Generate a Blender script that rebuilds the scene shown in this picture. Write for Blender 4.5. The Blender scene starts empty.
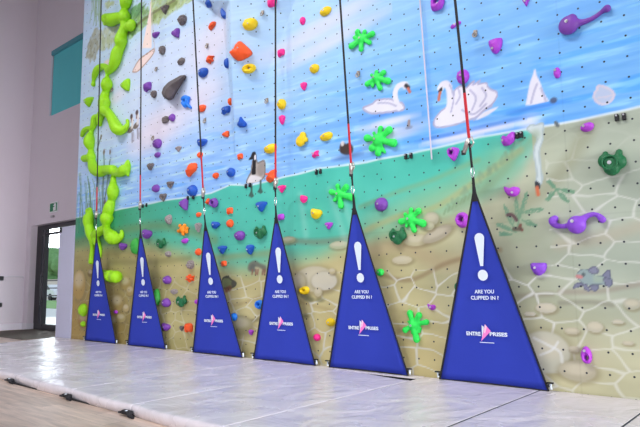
import bpy, bmesh, math, random
import numpy as np
from mathutils import Vector, Matrix, noise as mnoise
R_=math.radians
PI=math.pi
sc=bpy.context.scene
col=sc.collection

# ------------------------------------------------------------------ camera
F_PX=577.21; YAW=R_(-40.829); PIT=R_(7.008); ROL=R_(-0.7097)
DW=5.78                     # the climbing wall's plane
FL=-1.13                    # floor
MT=-1.03                    # top of the mats
fw=Vector((math.sin(YAW)*math.cos(PIT),math.cos(YAW)*math.cos(PIT),math.sin(PIT)))
rt0=Vector((math.cos(YAW),-math.sin(YAW),0)); up0=rt0.cross(fw)
rt=rt0*math.cos(ROL)+up0*math.sin(ROL); up=-rt0*math.sin(ROL)+up0*math.cos(ROL)
cd=bpy.data.cameras.new('camera'); cam=bpy.data.objects.new('camera',cd); col.objects.link(cam)
cd.sensor_width=36; cd.lens=F_PX/640*36; cd.clip_end=400
m3=Matrix((rt,up,-fw)).transposed(); cam.matrix_world=m3.to_4x4()
sc.camera=cam

# pyramid-shaped volume that stands out of the wall
VOL=dict(A=(-6.72,1.98,0),L1=(-7.04,4.32,0),L2=(-7.77,4.92,0),L3=(-9.0,5.95,0),R1=(-5.42,4.09,0),R2=(-4.55,5.5,0),
         P1=(-6.36,4.24,.43),P2=(-6.5,6.2,.8),T=(-6.6,8.3,.8),L4=(-9.6,8.3,0),R3=(-4.2,8.3,0))
TR=[('A','L1','P1'),('A','P1','R1'),('L1','L2','P1'),('L2','P2','P1'),('L2','L3','P2'),('P1','P2','R1'),('R1','P2','R2'),
    ('L3','L4','T'),('L3','T','P2'),('P2','T','R3'),('P2','R3','R2')]
def depth(x,z):
    x=np.asarray(x,float); z=np.asarray(z,float); d=np.zeros(np.broadcast(x,z).shape)
    for t in TR:
        (x1,z1,d1),(x2,z2,d2),(x3,z3,d3)=[VOL[k] for k in t]
        den=(z2-z3)*(x1-x3)+(x3-x2)*(z1-z3)
        a=((z2-z3)*(x-x3)+(x3-x2)*(z-z3))/den; b=((z3-z1)*(x-x3)+(x1-x3)*(z-z3))/den; c=1-a-b
        ins=(a>=-1e-6)&(b>=-1e-6)&(c>=-1e-6)
        d=np.where(ins,np.maximum(d,a*d1+b*d2+c*d3),d)
    return d
def ray(px,py): return fw+rt*((px-320)/F_PX)+up*((213.5-py)/F_PX)
def onY(px,py,Y):
    d=ray(px,py); return d*(Y/d.y)
def W(px,py,off=0.):
    """the point of the climbing wall seen at this place of the photograph"""
    Y=DW-off
    for _ in range(12):
        p=onY(px,py,Y); Y=DW-off-float(depth(p.x,p.z))
    return p
def Wf(px,py):
    p=onY(px,py,DW); return (p.x,p.z)
def scale_at(px,py):
    a=onY(px-1,py,DW); b=onY(px+1,py,DW); c=onY(px,py-1,DW); d=onY(px,py+1,DW)
    return (b.x-a.x)/2, (c.z-d.z)/2      # metres for a pixel across, and up

# ------------------------------------------------------------------ materials
def lin(c):
    c=[v/255. for v in c]; return tuple((v/12.92 if v<=.04045 else ((v+.055)/1.055)**2.4) for v in c)
MATS={}
def mat(name,rgb,rough=.6,metal=0,noise=0,nscale=8,bump=0,bscale=60,spec=.5,coat=0,alpha=1):
    if name in MATS: return MATS[name]
    m=bpy.data.materials.new(name); m.use_nodes=True; nt=m.node_tree; b=nt.nodes['Principled BSDF']
    c=lin(rgb)+(1,)
    b.inputs['Base Color'].default_value=c; b.inputs['Roughness'].default_value=rough; b.inputs['Metallic'].default_value=metal
    b.inputs['Specular IOR Level'].default_value=spec; b.inputs['Coat Weight'].default_value=coat
    tc=nt.nodes.new('ShaderNodeTexCoord')
    if noise:
        n=nt.nodes.new('ShaderNodeTexNoise'); n.inputs['Scale'].default_value=nscale; n.inputs['Detail'].default_value=5
        nt.links.new(tc.outputs['Object'],n.inputs['Vector'])
        mx=nt.nodes.new('ShaderNodeMix'); mx.data_type='RGBA'
        mx.inputs['A'].default_value=tuple(v*(1-noise) for v in c[:3])+(1,); mx.inputs['B'].default_value=tuple(min(1,v*(1+noise)) for v in c[:3])+(1,)
        nt.links.new(n.outputs['Fac'],mx.inputs['Factor']); nt.links.new(mx.outputs['Result'],b.inputs['Base Color'])
    if bump:
        n=nt.nodes.new('ShaderNodeTexNoise'); n.inputs['Scale'].default_value=bscale; n.inputs['Detail'].default_value=3
        nt.links.new(tc.outputs['Object'],n.inputs['Vector'])
        bp=nt.nodes.new('ShaderNodeBump'); bp.inputs['Strength'].default_value=bump; bp.inputs['Distance'].default_value=.01
        nt.links.new(n.outputs['Fac'],bp.inputs['Height']); nt.links.new(bp.outputs['Normal'],b.inputs['Normal'])
    MATS[name]=m; return m

# ------------------------------------------------------------------ mesh helpers
def obj(name,bm,m,parent=None,loc=None,smooth=False):
    if isinstance(bm,bmesh.types.BMesh):
        me=bpy.data.meshes.new(name); bm.normal_update(); bm.to_mesh(me); bm.free()
    else: me=bm
    if m is not None:
        me.materials.clear(); me.materials.append(m)
    if smooth: me.polygons.foreach_set('use_smooth',[True]*len(me.polygons))
    o=bpy.data.objects.new(name,me); col.objects.link(o)
    if loc is not None: o.location=loc
    if parent is not None: o.parent=parent
    return o
def empty(name,loc=(0,0,0)):
    o=bpy.data.objects.new(name,None); col.objects.link(o); o.location=loc; o.empty_display_size=.1; return o
def tag(o,label,cat,group=None):
    o['label']=label; o['category']=cat
    if group: o['group']=group
    return o
def struct(o): o['kind']='structure'; return o
def box(bm,x0,x1,y0,y1,z0,z1):
    vs=[bm.verts.new((x,y,z)) for x in (x0,x1) for y in (y0,y1) for z in (z0,z1)]
    for f in ((0,1,3,2),(4,6,7,5),(0,4,5,1),(2,3,7,6),(0,2,6,4),(1,5,7,3)): bm.faces.new([vs[i] for i in f])
    return vs
def boxb(x0,x1,y0,y1,z0,z1,bev=0,seg=2):
    bm=bmesh.new(); box(bm,x0,x1,y0,y1,z0,z1); bmesh.ops.recalc_face_normals(bm,faces=bm.faces)
    if bev: bmesh.ops.bevel(bm,geom=list(bm.edges),offset=bev,segments=seg,affect='EDGES',profile=.5)
    return bm
def tube(bm,pts,rad,seg=10,cap=True,flat=None):
    """round (or flattened) tube through the points; rad a number or a list"""
    pts=[Vector(p) for p in pts]; n=len(pts)
    if not hasattr(rad,'__len__'): rad=[rad]*n
    rings=[]; prev=None
    for i,p in enumerate(pts):
        t=(pts[min(i+1,n-1)]-pts[max(i-1,0)]).normalized()
        if prev is None:
            a=Vector((0,1,0)) if abs(t.y)<.9 else Vector((1,0,0)); a=(a-t*a.dot(t)).normalized()
        else: a=(prev-t*prev.dot(t)).normalized()
        prev=a; b=t.cross(a)
        fa,fb=(1,1) if flat is None else flat
        rings.append([bm.verts.new(p+a*(math.cos(2*PI*k/seg)*rad[i]*fa)+b*(math.sin(2*PI*k/seg)*rad[i]*fb)) for k in range(seg)])
    for i in range(n-1):
        for k in range(seg): bm.faces.new((rings[i][k],rings[i][(k+1)%seg],rings[i+1][(k+1)%seg],rings[i+1][k]))
    if cap: bm.faces.new(rings[0][::-1]); bm.faces.new(rings[-1])
def ball(bm,c,r,sub=2,sc3=(1,1,1)):
    bmesh.ops.create_icosphere(bm,subdivisions=sub,radius=1,matrix=Matrix.Translation(c)@Matrix.Diagonal((r*sc3[0],r*sc3[1],r*sc3[2],1)))
def catmull(pts,n=8,closed=False):
    out=[]; N=len(pts); rng=range(N) if closed else range(N-1)
    for i in rng:
        g=(lambda k: pts[k%N]) if closed else (lambda k: pts[min(max(k,0),N-1)])
        p0,p1,p2,p3=[np.array(g(i+d),float) for d in (-1,0,1,2)]
        for s in range(n):
            t=s/n
            out.append(.5*((2*p1)+(-p0+p2)*t+(2*p0-5*p1+4*p2-p3)*t*t+(-p0+3*p1-3*p2+p3)*t**3))
    if not closed: out.append(np.array(pts[-1],float))
    return out
def chain(bm,pts,k=3.0,ysc=1):
    """overlapping balls along (x,y,z,r) control points, to be fused"""
    c=catmull(pts,10); last=None
    for q in c:
        p=Vector(q[:3]); r=max(q[3],.002)
        if last is None or (p-last).length>r/k:
            ball(bm,p,r,2,(1,ysc,1)); last=p
    q=c[-1]; ball(bm,Vector(q[:3]),q[3],2,(1,ysc,1))
def fuse(bm,voxel,smooth=6,clampy=None,fac=.5):
    me=bpy.data.meshes.new('tmp'); bm.to_mesh(me); bm.free()
    o=bpy.data.objects.new('tmp',me); col.objects.link(o)
    r=o.modifiers.new('r','REMESH'); r.mode='VOXEL'; r.voxel_size=voxel; r.use_smooth_shade=True
    s=o.modifiers.new('s','SMOOTH'); s.iterations=smooth; s.factor=fac
    dg=bpy.context.evaluated_depsgraph_get(); dg.update()
    m2=bpy.data.meshes.new_from_object(o.evaluated_get(dg))
    bpy.data.objects.remove(o)
    if clampy is not None:
        for v in m2.vertices:
            if v.co.y>clampy: v.co.y=clampy
    return m2

# ------------------------------------------------------------------ mural (a painted picture: colours in wall coordinates)
def hsh(ix,iz,s):
    h=(ix.astype(np.int64)*374761393+iz.astype(np.int64)*668265263+s*982451653)&0x7fffffff
    h=((h^(h>>13))*1274126177)&0x7fffffff
    return ((h^(h>>16))&0xffffff)/float(0xffffff)
def vnoise(x,z,s=0):
    ix=np.floor(x);iz=np.floor(z);fx=x-ix;fz=z-iz
    fx=fx*fx*(3-2*fx);fz=fz*fz*(3-2*fz)
    a=hsh(ix,iz,s);b=hsh(ix+1,iz,s);c=hsh(ix,iz+1,s);d=hsh(ix+1,iz+1,s)
    return (a*(1-fx)+b*fx)*(1-fz)+(c*(1-fx)+d*fx)*fz
def fbm(x,z,s=0,o=4):
    r=0;a=.5;t=0
    for i in range(o): r=r+a*vnoise(x*2**i,z*2**i,s+i*7);t+=a;a*=.5
    return r/t
def sstep(a,b,x):
    t=np.clip((x-a)/(b-a),0,1); return t*t*(3-2*t)
xs=[1.5]
while xs[-1]>-11.8:
    xs.append(xs[-1]-(.0115+.0012*max(0,-xs[-1]-1)))
xs[-1]=-11.8; xs=np.array(xs)[::-1]
zs=np.concatenate([np.arange(-1.13,3.9,.0125),np.arange(3.9,6.5,.016),np.linspace(6.52,8.3,20)])
GX,GZ=np.meshgrid(xs,zs); shp=GX.shape
X=GX.ravel(); Z=GZ.ravel()
C=np.zeros((X.size,3))
def rgb(c): return np.array(c,float)/255
def blend(m,c,idx=None):
    c=rgb(c) if not isinstance(c,np.ndarray) else c
    if idx is None: C[:]=C*(1-m[:,None])+c*m[:,None]
    else: C[idx]=C[idx]*(1-m[:,None])+c*m[:,None]
def bbox_idx(P,pad):
    P=np.array(P); x0,z0=P.min(0)-pad; x1,z1=P.max(0)+pad
    return np.nonzero((X>x0)&(X<x1)&(Z>z0)&(Z<z1))[0]
def segd(px,pz,P,closed=True):
    d=np.full(px.shape,1e9); n=len(P)
    for i in range(n if closed else n-1):
        a=P[i];b=P[(i+1)%n]; vx,vz=b[0]-a[0],b[1]-a[1]; L=vx*vx+vz*vz+1e-12
        t=np.clip(((px-a[0])*vx+(pz-a[1])*vz)/L,0,1)
        d=np.minimum(d,np.hypot(px-a[0]-t*vx,pz-a[1]-t*vz))
    return d
def inside(px,pz,P):
    r=np.zeros(px.shape,bool); n=len(P)
    for i in range(n):
        x1,z1=P[i];x2,z2=P[(i+1)%n]
        if z1==z2: continue
        c=((z1>pz)!=(z2>pz))&(px<(x2-x1)*(pz-z1)/(z2-z1)+x1); r^=c
    return r
def pwall(pts): return [Wf(*p) for p in pts]
def shape(pts,c,soft=.008,alpha=1,smooth=True,c2=None,c2dir=(0,1),edge=None,edgew=.012):
    P=pwall(pts)
    if smooth: P=[tuple(q) for q in catmull(P,5,True)]
    idx=bbox_idx(P,soft*2+.02)
    if len(idx)==0: return
    x,z=X[idx],Z[idx]; d=segd(x,z,P); sd=np.where(inside(x,z,P),-d,d)
    m=(1-sstep(-soft,soft,sd))*alpha
    if c2 is not None:
        a=np.array(P); pr_=x*c2dir[0]+z*c2dir[1]; q=a@np.array(c2dir); t=sstep(q.min(),q.max(),pr_)[:,None]
        cc=rgb(c)*(1-t)+rgb(c2)*t; blend(m,cc,idx)
    else: blend(m,c,idx)
    if edge is not None: blend((1-sstep(edgew*.4,edgew,np.abs(sd)))*alpha,edge,idx)
def stroke(pts,w,c,alpha=1,soft=.5,smooth=True):
    P=pwall(pts)
    if smooth and len(P)>2: P=[tuple(q) for q in catmull(P,5)]
    idx=bbox_idx(P,w*1.6); x,z=X[idx],Z[idx]; d=segd(x,z,P,False)
    blend((1-sstep(w*(1-soft),w*(1+soft),d))*alpha,c,idx)
def ell(px,py,rx,ry,c,alpha=1,soft=.3,rot=0):
    """soft painted ellipse, radii in metres"""
    cx,cz=Wf(px,py); idx=bbox_idx([(cx-rx-ry,cz-rx-ry),(cx+rx+ry,cz+rx+ry)],.02); x,z=X[idx]-cx,Z[idx]-cz
    u=x*math.cos(rot)+z*math.sin(rot); v=-x*math.sin(rot)+z*math.cos(rot)
    q=np.hypot(u/rx,v/ry); blend((1-sstep(1-soft,1+soft,q))*alpha,c,idx)

# water above the line
wlx=np.array([-11.8,-10.3,-8.6,-7.3,-6.82,-6.4,-5.9,-5,-4.2,-3.3,-2.7,-1.9,-1.12,1.5])
wlz=np.array([1.46,1.47,1.49,1.47,1.55,1.49,1.51,1.545,1.52,1.535,1.57,1.55,1.57,1.6])
WL=np.interp(X,wlx,wlz)+.012*(vnoise(X*3,X*0,3)-.5)
t=sstep(-9,-1.5,X)[:,None]
top=rgb((196,222,252))*(1-t)+rgb((150,200,248))*t
mid=rgb((150,194,252))*(1-t)+rgb((118,184,250))*t
tt=sstep(1.5,4.2,Z-.12*(X+6))[:,None]
wat=mid*(1-tt)+top*tt
s1=fbm(X*1.1,Z*11+X*.35,11,4); s2=fbm(X*2.3,Z*24,17,3); s3=fbm(X*.5,Z*1.2,23,3)
near=(1-sstep(1.6,3.4,Z))
wat=wat+((s1-.5)*(.05+.17*near))[:,None]*np.array([1.1,.85,.35])+((s2-.5)*(.04+.09*near))[:,None]
wat=wat-(sstep(.56,.74,s1)*(.01+.10*near))[:,None]*np.array([1.6,.9,.1])
wat=wat+(sstep(.6,.75,s2)*(.015+.075*near))[:,None]*np.array([1,.8,.4])
cl=(sstep(.5,.7,s3)*sstep(2.0,3.4,Z)*(1-sstep(-4.5,-2.5,X)))[:,None]
wat=wat*(1-.35*cl)+rgb((226,224,242))*.35*cl
C[:]=wat
# under water: teal above, sand below
def curve(pts,x):
    P=sorted(pwall(pts)); a=np.array(P); return np.interp(x,a[:,0],a[:,1])
sand_top=curve([(75,238),(110,236),(150,236),(180,242),(210,254),(250,258),(285,248),(320,243),(360,230),(400,214),(431,198),(470,184),(500,168),(520,150),(534,128),(545,120),(640,100)],X)
sand_top=np.where(X>-2.12,9.,sand_top)
dsb=sand_top-Z+.10*(fbm(X*1.5,Z*2.5,31,3)-.5)
teal=rgb((88,200,190))*(1-sstep(-9.5,-5.5,X)[:,None]*0)+0
tl=sstep(-10.8,-6.8,X)[:,None]
teal=rgb((62,158,118))*(1-tl)+rgb((78,194,176))*tl
dd=sstep(0,1.1,WL-Z)[:,None]
teal=teal*(1-.25*dd)+rgb((120,190,150))*.25*dd
teal=teal+((fbm(X*1.2,Z*2.2,37,4)-.5)*.10)[:,None]
sl=sstep(-10.6,-5.5,X)[:,None]; sr=sstep(-4.5,-1.2,X)[:,None]
sand=rgb((162,154,98))*(1-sl)+rgb((204,194,142))*sl
sand=sand*(1-sr)+rgb((168,180,164))*sr
lowl=((1-sstep(-10.4,-9.0,X))*(1-sstep(-.6,.7,Z)))[:,None]
sand=sand*(1-.6*lowl)+rgb((178,140,74))*.6*lowl
sand=sand+((fbm(X*.9,Z*3.2,41,4)-.5)*.20)[:,None]*np.array([1,1,.9])
lowr=((1-sstep(-.9,.2,Z))*sstep(-6,-2,X))[:,None]
sand=sand+lowr*rgb((16,3,-14))
uw=teal*(1-sstep(-.08,.36,dsb)[:,None])+sand*sstep(-.08,.36,dsb)[:,None]
um=sstep(-.006,.006,WL-Z)
blend(um,uw)
# dark shadowy bands painted along the sand ridges
def band(pts,w,c,a):
    P=[tuple(q) for q in catmull(pwall(pts),6)]; idx=bbox_idx(P,w*2); x,z=X[idx],Z[idx]; d=segd(x,z,P,False)+.12*w*(fbm(x*4,z*9,5)-.5)
    blend((1-sstep(0,w,d))*a*um[idx],c,idx)
band([(75,243),(100,236),(150,226),(185,230),(215,240)],.16,(120,140,92),.55)
band([(205,258),(240,256),(280,252)],.10,(150,158,110),.6)
band([(285,240),(320,242),(360,236),(372,228)],.08,(120,140,118),.75)
band([(372,228),(410,212),(450,196),(500,165)],.34,(146,190,150),.75)
band([(360,207),(400,191),(432,180),(478,160)],.06,(150,166,112),.38)
band([(366,230),(400,216),(440,205),(520,150)],.07,(176,180,128),.7)
band([(360,252),(400,246),(440,262),(480,258)],.17,(180,164,128),.7)
band([(380,274),(410,280),(450,262),(500,250)],.05,(140,118,86),.55)
band([(500,222),(520,205),(545,190),(570,160),(590,125)],.14,(150,152,124),.5)
band([(560,245),(600,238),(640,226)],.12,(182,172,150),.5)
band([(560,292),(600,291),(640,284)],.05,(150,140,128),.6)
band([(560,303),(590,302),(612,305)],.045,(128,126,112),.5)
band([(495,300),(520,296),(552,294)],.05,(140,134,118),.5)
band([(205,300),(235,305),(270,296),(330,310)],.05,(176,156,108),.5)
band([(225,318),(245,322),(262,318)],.05,(112,104,72),.6)
band([(110,262),(150,262),(190,258)],.10,(120,120,76),.4)
# foot band and net of light cells on the sea bed
def cells(x,z,sx,sz,s):
    u,v=x/sx,z/sz; iu,iv=np.floor(u),np.floor(v); f1=np.full(x.shape,9.);f2=np.full(x.shape,9.)
    for a in (-1,0,1):
        for b in (-1,0,1):
            cu=iu+a+.5+.78*(hsh(iu+a,iv+b,s)-.5);cv=iv+b+.5+.78*(hsh(iu+a,iv+b,s+5)-.5)
            d=np.hypot(u-cu,v-cv); n2=np.where(d<f1,f1,np.minimum(f2,d)); f1=np.minimum(f1,d); f2=n2
    return f2-f1
wx=X+.22*(fbm(X*2.0,Z*2.0,51,3)-.5); wz=Z+.20*(fbm(X*2.0,Z*2.0,57,3)-.5)
e=cells(wx,wz,.36,.205,3)
w_=.045+.03*fbm(X*2,Z*2,59,2)
zone=sstep(.05,.35,dsb)*um
amt=np.where(X>-2.0,sstep(1.45,.9,Z)*.62+.12, sstep(.22,.05,Z))*zone
amt=amt*(.55+.45*sstep(.35,.55,fbm(X*.8,Z*.8,61,2)))
amt=amt*(.35+.65*sstep(-9.5,-5,X))
blend((1-sstep(w_*.2,w_*1.9,e))*amt*.8,(224,226,222))
# rocks painted on the sea bed
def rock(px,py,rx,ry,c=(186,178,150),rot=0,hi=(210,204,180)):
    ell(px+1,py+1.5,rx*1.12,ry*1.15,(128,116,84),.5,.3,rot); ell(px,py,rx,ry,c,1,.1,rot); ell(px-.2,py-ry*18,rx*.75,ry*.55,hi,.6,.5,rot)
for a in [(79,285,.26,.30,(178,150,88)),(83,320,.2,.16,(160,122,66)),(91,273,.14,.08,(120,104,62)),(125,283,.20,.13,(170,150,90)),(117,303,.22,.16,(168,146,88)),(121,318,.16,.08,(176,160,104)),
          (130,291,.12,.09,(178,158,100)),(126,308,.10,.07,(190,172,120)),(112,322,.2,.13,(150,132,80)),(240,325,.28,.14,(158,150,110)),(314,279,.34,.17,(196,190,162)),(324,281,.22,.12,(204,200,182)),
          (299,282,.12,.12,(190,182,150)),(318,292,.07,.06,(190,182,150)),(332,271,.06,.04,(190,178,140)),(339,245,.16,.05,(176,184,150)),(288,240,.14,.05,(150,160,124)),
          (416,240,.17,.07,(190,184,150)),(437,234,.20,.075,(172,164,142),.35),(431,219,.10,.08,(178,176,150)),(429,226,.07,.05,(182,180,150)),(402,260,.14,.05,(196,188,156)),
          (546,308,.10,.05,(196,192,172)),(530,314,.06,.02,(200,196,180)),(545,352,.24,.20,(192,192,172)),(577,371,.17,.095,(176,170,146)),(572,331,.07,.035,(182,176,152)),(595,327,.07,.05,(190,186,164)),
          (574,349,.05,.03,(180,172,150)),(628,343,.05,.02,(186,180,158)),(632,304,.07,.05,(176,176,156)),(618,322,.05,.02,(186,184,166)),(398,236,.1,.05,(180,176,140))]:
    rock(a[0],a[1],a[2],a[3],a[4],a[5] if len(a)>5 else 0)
stroke([(534,338),(548,345),(560,352),(562,362)],.014,(224,226,224),.7)
stroke([(540,355),(552,350),(558,342)],.012,(224,226,224),.7)
# bright line at the surface
blend((1-sstep(.004,.022,np.abs(WL-Z)))*.75,(232,244,250))
# beams of light in the shallow water
for p in [((330,190),(345,240)),((300,195),(306,235)),((338,190),(356,235))]: stroke(p,.05,(190,226,214),.25,1,False)
# trees and reeds at the upper left
random.seed(5)
def leafy(pts,c,alpha=.9,seed=0,thr=.42):
    P=[tuple(q) for q in catmull(pwall(pts),5,True)]; idx=bbox_idx(P,.15); x,z=X[idx],Z[idx]
    d=segd(x,z,P); sd=np.where(inside(x,z,P),-d,d)+.16*(fbm(x*9,z*9,seed)-.5)
    n=fbm(x*14,z*14,seed+3); m=(1-sstep(-.04,.03,sd))*alpha*(.65+.35*sstep(thr-.1,thr+.1,n))
    cc=rgb(c)*(1+.35*(fbm(x*20,z*20,seed+9,3)-.5))[:,None]; blend(m,cc,idx)
leafy([(150,2),(160,-4),(192,-6),(190,2),(176,9),(163,20),(153,26),(148,26),(150,12)],(176,196,128),.85,1)
leafy([(150,16),(172,2),(176,4),(160,14),(150,24)],(130,150,84),.8,4)
leafy([(129,14),(137,6),(145,4),(149,12),(147,24),(137,33),(129,38),(127,28)],(138,176,110),.95,2)
leafy([(131,10),(139,4),(144,7),(140,16),(131,18)],(104,156,108),.9,7)
stroke([(128,34),(137,25),(150,15),(175,0)],.03,(112,112,76),.7)
stroke([(136,18),(141,10),(146,4)],.02,(84,116,80),.6)
leafy([(86,57),(88,44),(94,30),(99,28),(102,34),(99,48),(94,60)],(162,164,140),.9,11)
leafy([(101,36),(106,28),(121,24),(122,36),(110,46),(102,50)],(190,198,160),.75,13)
leafy([(104,4),(110,0),(114,2),(110,8)],(180,196,136),.8,17)
for k in range(16):
    x0=91+random.random()*11; y0=-6+random.random()*6
    stroke([(x0,y0),(x0+random.uniform(-1.5,1.5),y0+14),(x0+random.uniform(-2,2),y0+random.uniform(16,32))],.02,(146,178,140),.5,.9)
for k in range(14):
    x0=101+random.random()*22; y0=38+random.random()*6
    stroke([(x0,y0-4),(x0+random.uniform(-1,1),y0+random.uniform(3,9))],.025,(172,190,130),.45,.9)
for k in range(34):
    x0=76+random.random()*35; h=random.uniform(20,58); b=216+random.random()*20
    c=random.choice([(106,150,140),(88,130,108),(126,164,140),(110,140,90)])
    stroke([(x0,b),(x0+random.uniform(-1.5,1.5),b-h*.6),(x0+random.uniform(-4,4),b-h)],.014,c,.7,.6)
for p in [[(97,150),(100,140),(101.5,136)],[(103,216),(103,190),(104,168),(104,152)],[(104,203),(107,185),(110,160)]]: stroke(p,.022,(96,122,108),.8)
for p in [(104,152,.06),(101,137,.05),(110,152,.05),(105,203,.07)]: ell(p[0],p[1],p[2]*.6,p[2],(122,98,82),.9)
# sailing boat
shape([(150.6,0),(150.2,8),(142.2,48),(151.6,48.2),(151.2,8),(151.2,-6),(150.4,-6)],(250,226,218),.008,1,False)
shape([(133,70.5),(139,60),(148,53),(154,49),(153,54),(146,63),(138,71),(134,72)],(246,222,216),.008,.95,True,edge=(176,140,120),edgew=.018)
stroke([(152,8),(153,30),(155,52)],.012,(210,196,200),.7)
shape([(114,52),(110,58),(104,62),(104,66),(110,64)],(236,212,210),.03,.8)
# pinkish reflections of clouds
for a in [(165,125,.9,.35),(150,135,.7,.3),(213,45,.6,.35),(206,92,.45,.22),(320,28,1.2,.14),(330,42,.9,.1),(118,96,.3,.12),(395,135,.4,.08)]:
    ell(a[0],a[1],a[2],a[3],(234,220,232),.55,.8,.15)
# wading birds
for x0,y0,s in [(132,119,1),(137.5,115,1)]:
    shape([(x0-3,y0+9),(x0,y0+7),(x0+1,y0+11),(x0-2,y0+14),(x0-4.5,y0+13)],(120,108,104),.01)
    stroke([(x0,y0+8),(x0+.5,y0+2),(x0-.5,y0-2)],.04,(226,220,222),.95); ell(x0-.6,y0-2.5,.045,.05,(70,50,56),.95)
    stroke([(x0-.6,y0-.5),(x0-1,y0+3)],.018,(120,70,60),.8)
    stroke([(x0,y0+14),(x0+.3,y0+23)],.02,(128,124,140),.8); stroke([(x0+1.4,y0+13),(x0+1.8,y0+22)],.014,(150,146,160),.7)
# goose on the line, feet below it
shape([(247,183),(249,176),(251,172),(253,160),(256,160),(258,163),(264,161),(265,170),(264,177),(258,181)],(176,168,164),.01,1,True,edge=(130,122,120),edgew=.02)
shape([(247,183),(250,176),(254,175),(262,178),(258,182),(252,183)],(232,230,236),.012,.9)
shape([(251.5,174),(252.5,166),(252.5,160),(251,158),(252,153),(254.5,151.6),(256,153.5),(256.3,158),(255.6,166),(255.4,174)],(28,26,32),.006)
shape([(254.4,156),(255.8,154),(256,159),(254.6,160)],(236,234,240),.006)
shape([(251.2,156.5),(248.8,159.3),(249.6,159.8),(252.2,159)],(30,28,34),.005)
shape([(259,164),(264,163),(264,172),(260,176),(257,170)],(150,142,138),.02,.8)
for x0,y0 in [(251.5,192),(260.5,188)]:
    stroke([(x0+.1,y0-7),(x0,y0)],.02,(60,92,84),.9)
    shape([(x0,y0-2),(x0+2.6,y0+4),(x0+.2,y0+6),(x0-3.2,y0+4)],(66,98,90),.01,.95,False)
# small dark duck
shape([(340,152),(340,145),(343,142),(346,144),(349,143),(353,147),(352,153),(346,155)],(66,52,50),.012,1); ell(342.5,143.6,.03,.035,(226,222,222),.9)
ell(347,156.5,.22,.04,(60,84,140),.5,.8)
# swans
WH=(228,228,242); SH=(176,176,208)
for a in [(381,125,.35,.05),(396,120,.3,.04),(385,132,.2,.04),(465,134,.5,.04),(450,140,.35,.035),(490,128,.4,.04),(530,122,.1,.08)]: ell(a[0],a[1],a[2],a[3],(236,232,250),.65,.8,.0)
for a in [(470,130,.6,.02),(440,137,.3,.02),(538,107,.3,.022),(500,122,.4,.02),(380,116,.3,.02)]: ell(a[0],a[1],a[2],a[3],(70,130,226),.55,.8,.0)
shape([(363,108),(372,104),(377,100),(390,99),(396,102),(402,103),(404,109),(396,111),(380,113),(370,113)],WH,.01,1,True,edge=SH,edgew=.018)
P=[(400,109),(394,98),(394,92),(397,86),(402,83.2),(406,84)]
stroke([(399,108),(395.5,98),(395.5,91),(398.5,86),(403,84.2),(406,84.8)],.035,WH,1,.2)
ell(405.5,86,.04,.04,WH,1); stroke([(406,85.5),(408.3,87.5)],.024,(40,36,44),1); stroke([(408,88.4),(409.8,92)],.017,(206,110,84),1)
stroke([(378,103),(388,103),(396,106)],.012,SH,.8)
# the middle swan with raised wings
shape([(436,127),(434,121),(440,112),(448,106),(453,98),(455,90),(461,86),(466,88),(470,84),(474,81),(473,85),(480,80.5),(478,84),(486,83),(488,87),(492,90),(496,91.5),(497,96),(492,104),(484,110),(478,116),(466,121),(450,126)],WH,.01,1,True,edge=SH,edgew=.014)
shape([(484,112),(498,107),(488,115),(476,120)],WH,.01)
stroke([(441,118),(447,112),(450,104),(450,96),(449,88),(446,84.2),(442.5,85),(440.5,88)],.042,WH,1,.2)
stroke([(451,112),(453.5,100),(452,90),(449.5,85)],.010,SH,.9)
for p in [[(458,88),(460,96),(456,104)],[(470,90),(476,98),(472,110)],[(482,88),(486,96),(480,106)],[(462,110),(474,114),(486,104)],[(474,120),(482,112),(492,106)]]: stroke(p,.012,SH,.8)
ell(440.6,88.5,.035,.05,WH,1)
shape([(438.2,91.5),(440.5,88),(442,87.5),(442.3,90),(440.5,93)],(44,38,44),.006); stroke([(440.2,92.5),(439.2,96),(438.8,100)],.017,(206,116,90),1)
# upended swan: tail above, head below the line
WH=(226,226,240)
shape([(525.5,105.5),(528,92),(530,82),(533.5,73),(534,69.3),(535.6,69.3),(536.6,75),(540.5,83),(543.5,92),(549,101),(537,104),(531,105)],WH,.008,1,False)
for p in [[(531,103),(534,92),(537,84)],[(541,88),(544,96),(546,101)]]: stroke(p,.012,SH,.8)
ell(553.5,100.3,.035,.03,(74,88,120),.9)
shape([(527.5,130),(530,125.5),(536,125),(543,123.5),(543,130),(542.5,140),(540.5,146),(539.2,152),(540,162),(541.5,172),(542.2,180),(540,185),(535.5,184),(537,176),(536,166),(534,155),(535,146),(537,138)],(204,218,220),.008,1,True,edge=(176,194,198),edgew=.012)
shape([(534.8,184),(536,181),(540.2,184),(539.6,189),(536,188)],(52,58,66),.006); stroke([(537,187.5),(538.2,194.5)],.018,(206,112,76),1)
shape([(554,122),(557,121.5),(559.6,126),(556.5,127)],(96,106,110),.008)
# reflection wedge in the far field of the water
stroke([(409,121),(408.6,126)],.018,(150,120,104),.8); ell(409,127.5,.05,.02,(120,130,160),.6)
# pale shell shape
shape([(594,97),(595,92),(597,90),(597.5,86.5),(601,85.8),(605,87),(611,90),(614,95),(611,101),(604,104.5),(597,102)],(188,200,226),.008,.95,True,edge=(214,206,222),edgew=.016)
stroke([(598,97.5),(606,97),(612,95)],.008,(214,206,222),.7)
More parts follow.
